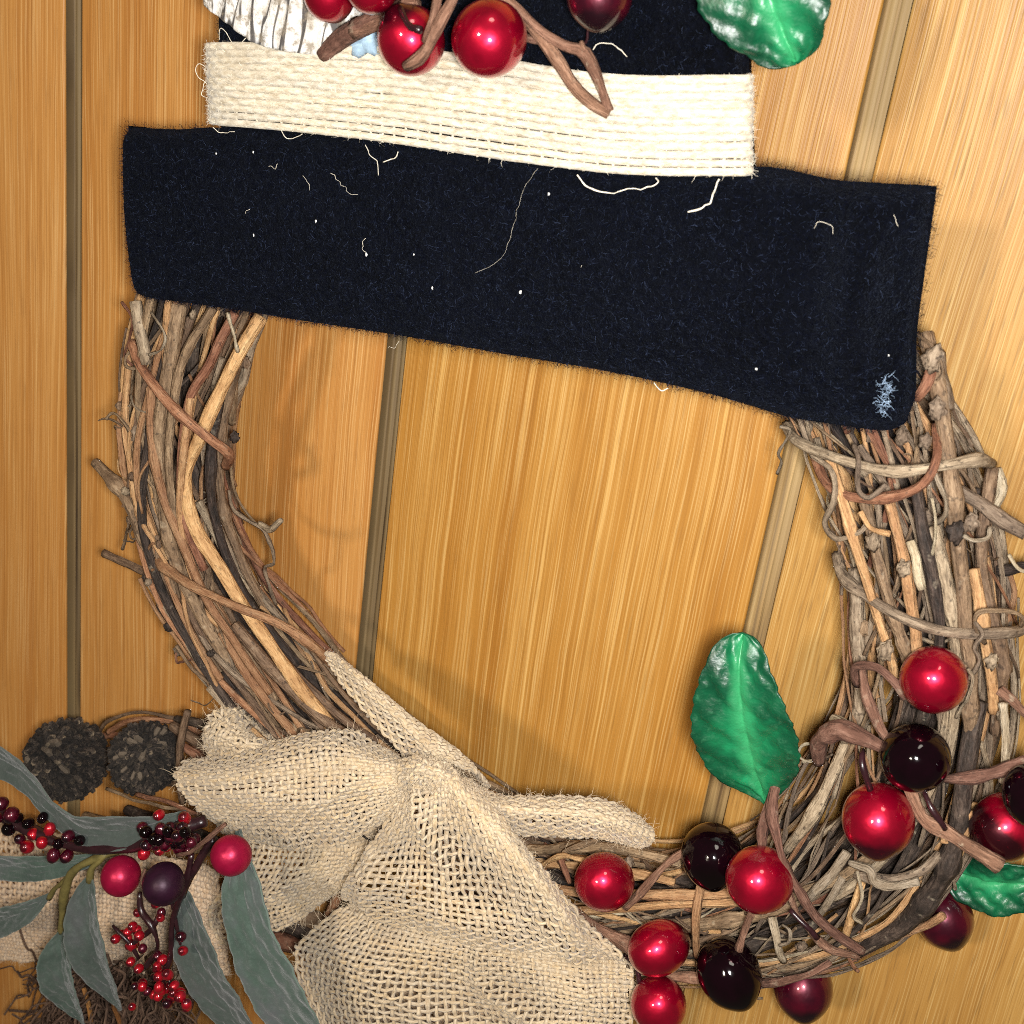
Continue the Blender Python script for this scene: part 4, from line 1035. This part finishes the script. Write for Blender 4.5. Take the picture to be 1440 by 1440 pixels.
for pts, r in [([(1108, 1075, 34), (1090, 1108, 38), (1084, 1150, 41), (1094, 1185, 43), (1110, 1225, 44), (1132, 1268, 43), (1165, 1305, 40), (1212, 1338, 36)], 1.35),
               ([(1094, 1096, 36), (1078, 1140, 38), (1072, 1190, 40), (1075, 1210, 41)], 1.1), ([(1105, 1245, 40), (1125, 1290, 40), (1160, 1330, 37), (1208, 1345, 34)], 0.85),
               ([(878, 1275, 41), (920, 1232, 41), (965, 1196, 38)], 1.05), ([(1057, 1278, 42), (1046, 1312, 42), (1040, 1335, 42)], 1.1),
               ([(770, 1262, 34), (820, 1290, 38), (862, 1316, 41), (895, 1332, 42)], 1.5), ([(795, 1300, 33), (840, 1318, 37), (890, 1336, 40)], 1.0),
               ([(940, 1374, 38), (1000, 1376, 39), (1030, 1380, 38)], 1.3), ([(1070, 1382, 36), (1110, 1376, 39), (1140, 1366, 40), (1168, 1352, 38)], 1.0)]:
    stem(sb, pts, r)
stem(sb, [(880, 1340, 40), (893, 1358, 42), (902, 1382, 42)], 0.6, 'wire')
stem(sb, [(1112, 1280, 42), (1130, 1300, 43), (1150, 1318, 42)], 0.6, 'wire')
set_base(sb)
# top spray on the hat
sc = empty('berry_spray', 'spray of glossy red berries with a green leaf tucked into the hat band', 'berry spray', P(690, 60, 44))
berry(sc, 463, -8, 74, 51, 'bred', (0.2, -0.6, -0.7))
berry(sc, 522, -22, 78, 57, 'bred', (0.2, -0.6, -0.7))
berry(sc, 578, 57, 95, 53, 'bred', (-0.4, 0.7, 0.4))
berry(sc, 688, 54, 108, 54, 'bred', (0.3, 0.8, -0.6))
berry(sc, 843, -10, 98, 51, 'bmar', (-0.05, -1, 0.1))
leaf(sc, [(1060, -190, 46), (1066, -100, 49), (1078, -20, 50), (1100, 45, 48), (1120, 88, 45)], [6, 60, 92, 104, 104, 96, 80, 56, 36], 'leaf', blunt=0.06, veins=5, amp=0.6, fold=0.05, crumple=0.25, nu=90, nv=41)
for pts, r in [([(652, -30, 60), (630, 15, 62), (606, 50, 62), (590, 78, 61), (572, 92, 60)], 1.05), ([(618, -20, 59), (610, 30, 62), (600, 62, 61)], 0.9),
               ([(690, -15, 50), (722, 12, 50), (760, 42, 49), (795, 62, 48), (822, 72, 47.5), (838, 108, 47), (856, 154, 46.5)], 1.15),
               ([(735, 20, 49), (768, 62, 48), (800, 112, 47.5), (830, 142, 47), (854, 157, 46.5)], 1.1), ([(815, 60, 48.5), (822, 78, 48.5), (835, 84, 48)], 0.6),
               ([(455, 78, 44), (490, 48, 46), (530, 28, 48), (570, 10, 50)], 1.9), ([(500, 40, 47), (540, 30, 50), (580, 5, 53)], 1.5), ([(740, 55, 48), (760, 58, 48), (790, 64, 48)], 0.8)]:
    stem(sc, pts, r)
stem(sc, [(563, 12, 57), (575, 30, 60), (595, 45, 61)], 0.6, 'wire')
stem(sc, [(826, 38, 46), (828, 52, 45), (824, 66, 44)], 0.25, 'wire')
set_base(sc)

# birch bark and the glazed chip tucked into the band
def bark_strip(outline_top, outline_bot, h, nu, nv):
    T, B = edge([(x, y, h) for x, y in outline_top], nu), edge([(x, y, h) for x, y in outline_bot], nu)
    v = np.linspace(0, 1, nv)
    S = T[:, None] * (1 - v)[None, :, None] + B[:, None] * v[None, :, None]
    u = np.linspace(0, 1, nu)
    U, V2 = np.meshgrid(u, v, indexing='ij')
    hh = 2.6 * np.sin(U * math.pi) + 0.25 * np.sin(U * 60 + V2 * 4) + 0.2 * np.sin(U * 23 + 2) * np.sin(V2 * 9)
    S = S + np.array([0, -0.001, 0]) * hh[..., None]
    F = [(i * nv + j, i * nv + j + 1, (i + 1) * nv + j + 1, (i + 1) * nv + j) for i in range(nu - 1) for j in range(nv - 1)]
    o = mesh_np('birch_bark', S.reshape(-1, 3), F, 'birch', None, np.stack([U.ravel(), V2.ravel()], 1))
    md = o.modifiers.new('thickness', 'SOLIDIFY'); md.thickness = 0.0010
    return o
bb = bark_strip([(288, -60), (340, -60), (400, -60), (470, -60), (520, -60)], [(286, 8), (330, 36), (372, 62), (440, 76), (505, 80)], 43.3, 60, 30)
tag(bb, 'piece of white birch bark with dark cracks tucked behind the hat band', 'bark')
gc = lump('glazed_chip', P(517, 54, 44.6), 0.0042, 'chip', None, (1.0, 0.35, 0.8), 14, 0.30)
tag(gc, 'small glossy blue and white chip between the bark and a red berry', 'chip')

# ------------------------------------------------------------------ seed cones
def cone(x, y, dpx, h, axis, label, n=260, tanp=0.06):
    r = dpx / 2 * MMPX(x, y, h) * 0.001
    root = empty('pine_cone', label, 'pine cone', P(x, y, h))
    ax = Vector(M @ np.array([axis[0], axis[1], -axis[2]])).normalized()
    Q = Vector((0, 0, 1)).rotation_difference(ax).to_matrix().to_4x4()
    base = Matrix.Translation(Vector(P(x, y, h))) @ Q
    core = lump('core', np.zeros(3), r * 0.88, 'conecore', root, (1, 1, 0.95), 18, 0.03); core.matrix_world = base
    for k in range(n):
        z = 1 - 1.75 * (k + 0.5) / n; a = k * 2.39996
        rr = math.sqrt(max(0, 1 - z * z)); d = Vector((rr * math.cos(a), rr * math.sin(a), z))
        top = z > 0.45 and random.random() < tanp
        o = bpy.data.objects.new('scale', SCALE_T if top else SCALE); link(o, root)
        up = Vector((0, 0, 1)); t = (d * d.z - up) if rr > 0.05 else Vector((1, 0, 0)); t.normalize()
        yv = d.cross(t).normalized(); xv = yv.cross(d)
        rot = Matrix((xv, yv, d)).transposed().to_4x4()
        s = r * random.uniform(0.8, 1.25)
        tilt = Matrix.Rotation(random.uniform(-0.45, -0.05), 4, 'Y') @ Matrix.Rotation(random.uniform(-0.4, 0.4), 4, 'Z')
        o.matrix_world = base @ Matrix.Translation(d * r * random.uniform(0.86, 0.92)) @ rot @ tilt @ Matrix.Diagonal((s * random.uniform(0.75, 1.1), s * random.uniform(0.65, 0.95), s * random.uniform(0.6, 1.2), 1))
    set_base(root)
sv = [(-0.16, -0.07, -0.05), (-0.16, 0.07, -0.05), (0.10, -0.10, -0.02), (0.10, 0.10, -0.02), (0.17, -0.03, 0.0), (0.17, 0.03, 0.0),
      (-0.14, -0.04, 0.03), (-0.14, 0.04, 0.03), (0.08, -0.06, 0.10), (0.08, 0.06, 0.10), (0.15, 0.0, 0.07)]
sf = [(0, 1, 7, 6), (6, 7, 9, 8), (0, 6, 8, 2), (1, 3, 9, 7), (8, 9, 10), (2, 8, 10, 4), (3, 5, 10, 9), (4, 10, 5), (0, 2, 4, 5), (0, 5, 3, 1)]
SCALE = bpy.data.meshes.new('scale'); SCALE.from_pydata(sv, [], sf); SCALE.update(); SCALE.materials.append(MAT['cone'])
SCALE_T = SCALE.copy(); SCALE_T.materials.clear(); SCALE_T.materials.append(MAT['cone_tan'])
cone(93, 1068, 118, 22, (-0.35, 0.55, 0.75), 'dark dried cone on the left, above the grey green leaf')
cone(204, 1066, 104, 24, (0.25, 0.6, 0.75), 'dark dried cone with tan scales, next to the burlap loop', tanp=0.16)
# loose twigs behind the cones
tw = empty('twig_bundle', 'small bundle of thin brown twigs behind the two dark cones', 'twigs', P(240, 1040, 5))
for pts, r, m in [([(135, 1040, 12), (150, 1015, 14), (200, 1003, 15), (250, 1010, 15), (300, 1030, 14)], 0.5, 'brown'), ([(150, 1030, 12), (200, 1012, 13), (260, 1020, 13), (320, 1060, 12)], 0.8, 'red'),
                  ([(130, 1035, 12), (160, 1035, 12), (230, 1030, 12), (320, 1070, 12)], 1.0, 'red'), ([(262, 1000, 26), (256, 1030, 27), (252, 1080, 26), (255, 1130, 26)], 1.0, 'brown'),
                  ([(240, 1020, 18), (280, 1045, 18), (340, 1085, 18)], 1.5, 'brown'), ([(225, 1030, 16), (275, 1060, 17), (330, 1105, 16)], 1.3, 'red'), ([(250, 1012, 15), (300, 1022, 17), (350, 1050, 18)], 1.2, 'dark'),
                  ([(190, 1120, 36), (240, 1130, 40), (290, 1150, 42)], 0.6, 'red'), ([(150, 1110, 34), (200, 1128, 38), (260, 1140, 40)], 0.4, 'brown'), ([(200, 1100, 20), (260, 1100, 22), (330, 1130, 24)], 1.6, 'brown'),
                  ([(180, 1140, 18), (250, 1160, 20), (320, 1190, 22)], 1.6, 'dark'), ([(120, 1150, 12), (200, 1170, 14), (300, 1200, 16)], 1.6, 'brown'), ([(330, 1230, 14), (430, 1290, 16), (520, 1330, 16)], 2.4, 'brown'), ([(350, 1280, 12), (430, 1310, 14), (530, 1360, 14)], 2.6, 'dark'),
                  ([(480, 1240, 26), (468, 1280, 26), (455, 1330, 24)], 1.4, 'red'), ([(330, 1310, 10), (420, 1330, 12), (500, 1360, 12)], 2.4, 'red')]:
    vine('twig', pts, r, m, tw, wig=0.25)
set_base(tw)

# ------------------------------------------------------------------ grey-green sprig and bead berries
eu = empty('leafy_sprig', 'sprig of long dusty grey green leaves at the lower left', 'sprig', P(180, 1290, 40))
E_ = dict(mat='euc', amp=0.22, crumple=0.25, veins=9, thick=0.4)
leaf(eu, [(262, 1142, 50), (225, 1156, 53), (170, 1168, 55), (120, 1165, 56), (80, 1138, 56), (45, 1098, 54), (5, 1070, 52), (-60, 1050, 50)], [2, 12, 24, 28, 27, 26, 26, 24, 14, 2], fold=0.3, twist=[0.2, 0.0, -0.3, 0.1, 0.3], **E_)
leaf(eu, [(152, 1203, 44), (100, 1214, 46), (40, 1220, 48), (-60, 1216, 46)], [2, 14, 19, 20, 16, 2], fold=0.2, **E_)
leaf(eu, [(70, 1258, 46), (40, 1280, 48), (0, 1296, 48), (-60, 1320, 46)], [2, 15, 20, 20, 14, 2], fold=0.3, **E_)
leaf(eu, [(88, 1308, 46), (86, 1345, 48), (92, 1385, 48), (118, 1440, 44)], [3, 23, 32, 34, 28, 14, 1], fold=0.45, **E_)
leaf(eu, [(128, 1228, 46), (124, 1280, 50), (136, 1345, 52), (170, 1420, 48)], [3, 24, 35, 37, 31, 17, 1], fold=0.45, **E_)
leaf(eu, [(255, 1240, 48), (268, 1300, 52), (290, 1370, 54), (350, 1460, 52)], [4, 24, 36, 40, 40, 34, 18], fold=0.18, nu=90, nv=35, **E_)
leaf(eu, [(336, 1168, 50), (340, 1220, 56), (352, 1300, 60), (390, 1390, 60), (440, 1480, 56)], [4, 26, 38, 44, 50, 52, 46, 22], fold=0.15, nu=90, nv=35, **E_)
for pts, r in [([(170, 1195, 44), (140, 1205, 46), (105, 1222, 47), (92, 1250, 47), (86, 1312, 46)], 1.15), ([(100, 1226, 47), (85, 1244, 47), (68, 1262, 46)], 0.95), ([(150, 1202, 46), (132, 1218, 47), (126, 1240, 47)], 1.0)]:
    stem(eu, pts, r, 'olive')
set_base(eu)
bp = empty('berry_pick', 'dark wired pick of small red beads with three dull berries among grey green leaves', 'berry pick', P(220, 1250, 45))
berry(bp, 325, 1203, 58, 64, 'sred', (0.2, -0.5, -0.8)); berry(bp, 170, 1232, 56, 58, 'sred', (0.2, 0.5, -0.8)); berry(bp, 230, 1243, 60, 62, 'sdark', (0.2, 0.5, -0.8))
BEAD = {k: sphere_mesh('bead', 14, 10, 0.05, m) for k, m in (('r', 'bred'), ('m', 'bmar'), ('d', 'bdark'))}
beadm = m_berry('glossy_scarlet_bead', (0.42, 0.003, 0.014, 1), (0.24, 0.001, 0.010, 1), (0.06, 0.001, 0.006, 1), tipw=0.9, metal=0.45)
MAT['bead'] = beadm; BEAD['s'] = sphere_mesh('bead', 14, 10, 0.05, 'bead')
def bead(x, y, d, h, k):
    o = bpy.data.objects.new('bead', BEAD[k]); link(o, bp); r = d / 2 * MMPX(x, y, h) * 0.001
    o.matrix_world = Matrix.Translation(Vector(P(x, y, h))) @ Matrix.Rotation(random.uniform(0, 3), 4, 'X') @ Matrix.Diagonal((r, r, r * random.uniform(1, 1.2), 1))
for x, y, d, k in [(16, 1146, 22, 'm'), (12, 1166, 20, 'd'), (2, 1130, 20, 'm'), (47, 1173, 17, 's'), (38, 1191, 20, 's'), (59, 1185, 17, 's'), (70, 1166, 17, 's'), (96, 1176, 18, 'm'), (75, 1203, 19, 'm'),
                   (94, 1204, 18, 'm'), (40, 1158, 16, 'd'), (28, 1180, 16, 'm'), (82, 1186, 16, 'd'), (112, 1182, 16, 'd'), (-6, 1150, 20, 'm'), (60, 1150, 15, 'd'), (25, 1150, 16, 'd')]:
    bead(x, y, d, 58 + random.uniform(-2, 2), k)
for k in range(46):
    x, y = random.gauss(238, 24), random.gauss(1176, 12)
    bead(min(292, max(186, x)), min(1202, max(1146, y)), random.uniform(14, 19), 56 + random.uniform(-4, 5), random.choice('mmdms'))
for cx, cy, sx, sy, n in [(186, 1326, 14, 16, 13), (215, 1388, 17, 14, 17), (250, 1398, 12, 14, 9), (252, 1322, 4, 10, 4), (228, 1288, 4, 6, 4), (226, 1350, 5, 10, 5)]:
    for k in range(n):
        bead(random.gauss(cx, sx), random.gauss(cy, sy), random.uniform(11, 17), 54 + random.uniform(-4, 6), random.choice('sssssm'))
for pts, r in [([(-20, 1125, 55), (20, 1158, 56), (70, 1180, 56), (110, 1190, 56), (150, 1193, 56), (195, 1188, 55), (240, 1170, 54), (290, 1155, 50)], 1.6), ([(270, 1200, 54), (262, 1240, 55), (245, 1290, 54), (240, 1340, 54), (228, 1390, 53)], 1.0),
               ([(196, 1255, 52), (198, 1280, 53), (212, 1300, 54), (222, 1330, 54), (205, 1360, 53)], 0.95), ([(222, 1290, 53), (210, 1310, 54), (180, 1330, 53)], 0.8), ([(300, 1180, 52), (275, 1220, 54), (255, 1260, 54)], 1.1), ([(160, 1300, 53), (175, 1318, 54), (195, 1345, 53)], 0.6),
               ([(240, 1260, 54), (250, 1310, 54), (258, 1340, 53)], 0.5), ([(230, 1370, 53), (250, 1395, 53), (262, 1410, 52)], 0.6)]:
    stem(bp, pts, r, 'wire')
stem(bp, [(204, 1222, 62), (199, 1242, 63), (212, 1250, 63)], 0.35, 'paper'); stem(bp, [(315, 1160, 60), (285, 1185, 60), (250, 1205, 58)], 0.6, 'paper')
set_base(bp)

# ------------------------------------------------------------------ dried moss tuft at the lower left
ms = empty('dried_moss', 'tuft of dark brown dried moss below the grey green leaves', 'moss', P(140, 1420, 8))
parts = []
for k in range(800):
    x, y = random.uniform(60, 245), random.uniform(1345, 1480)
    h = random.uniform(8, 36)
    o = P(x, y, h); n = 12
    d = norm(np.array([random.gauss(0, 0.5), random.gauss(0, 0.3), -1.0 + random.gauss(0, 0.4)]))
    L = random.uniform(0.010, 0.028)
    p = o + d * np.linspace(0, L, n)[:, None]
    for q in range(3): p[:, q] += smooth_noise(n, 2.5, 0.0013)
    p[:, 1] = np.minimum(p[:, 1], -0.002)
    parts.append(tube_np(resample(catmull(p, 30), 22), np.full(22, random.uniform(0.16, 0.5) * 0.001), 5, False, random.uniform(0, 500)))
V, F, UV = join_np(parts)
o = mesh_np('moss_strands', V, F, 'moss', ms, UV); o['kind'] = 'stuff'
for pts in [[(153, 1370, 34), (160, 1405, 35), (172, 1450, 34)], [(118, 1390, 33), (126, 1420, 34), (130, 1460, 33)]]:
    vine('stalk', pts, 0.7, 'mossor', ms)
set_base(ms)
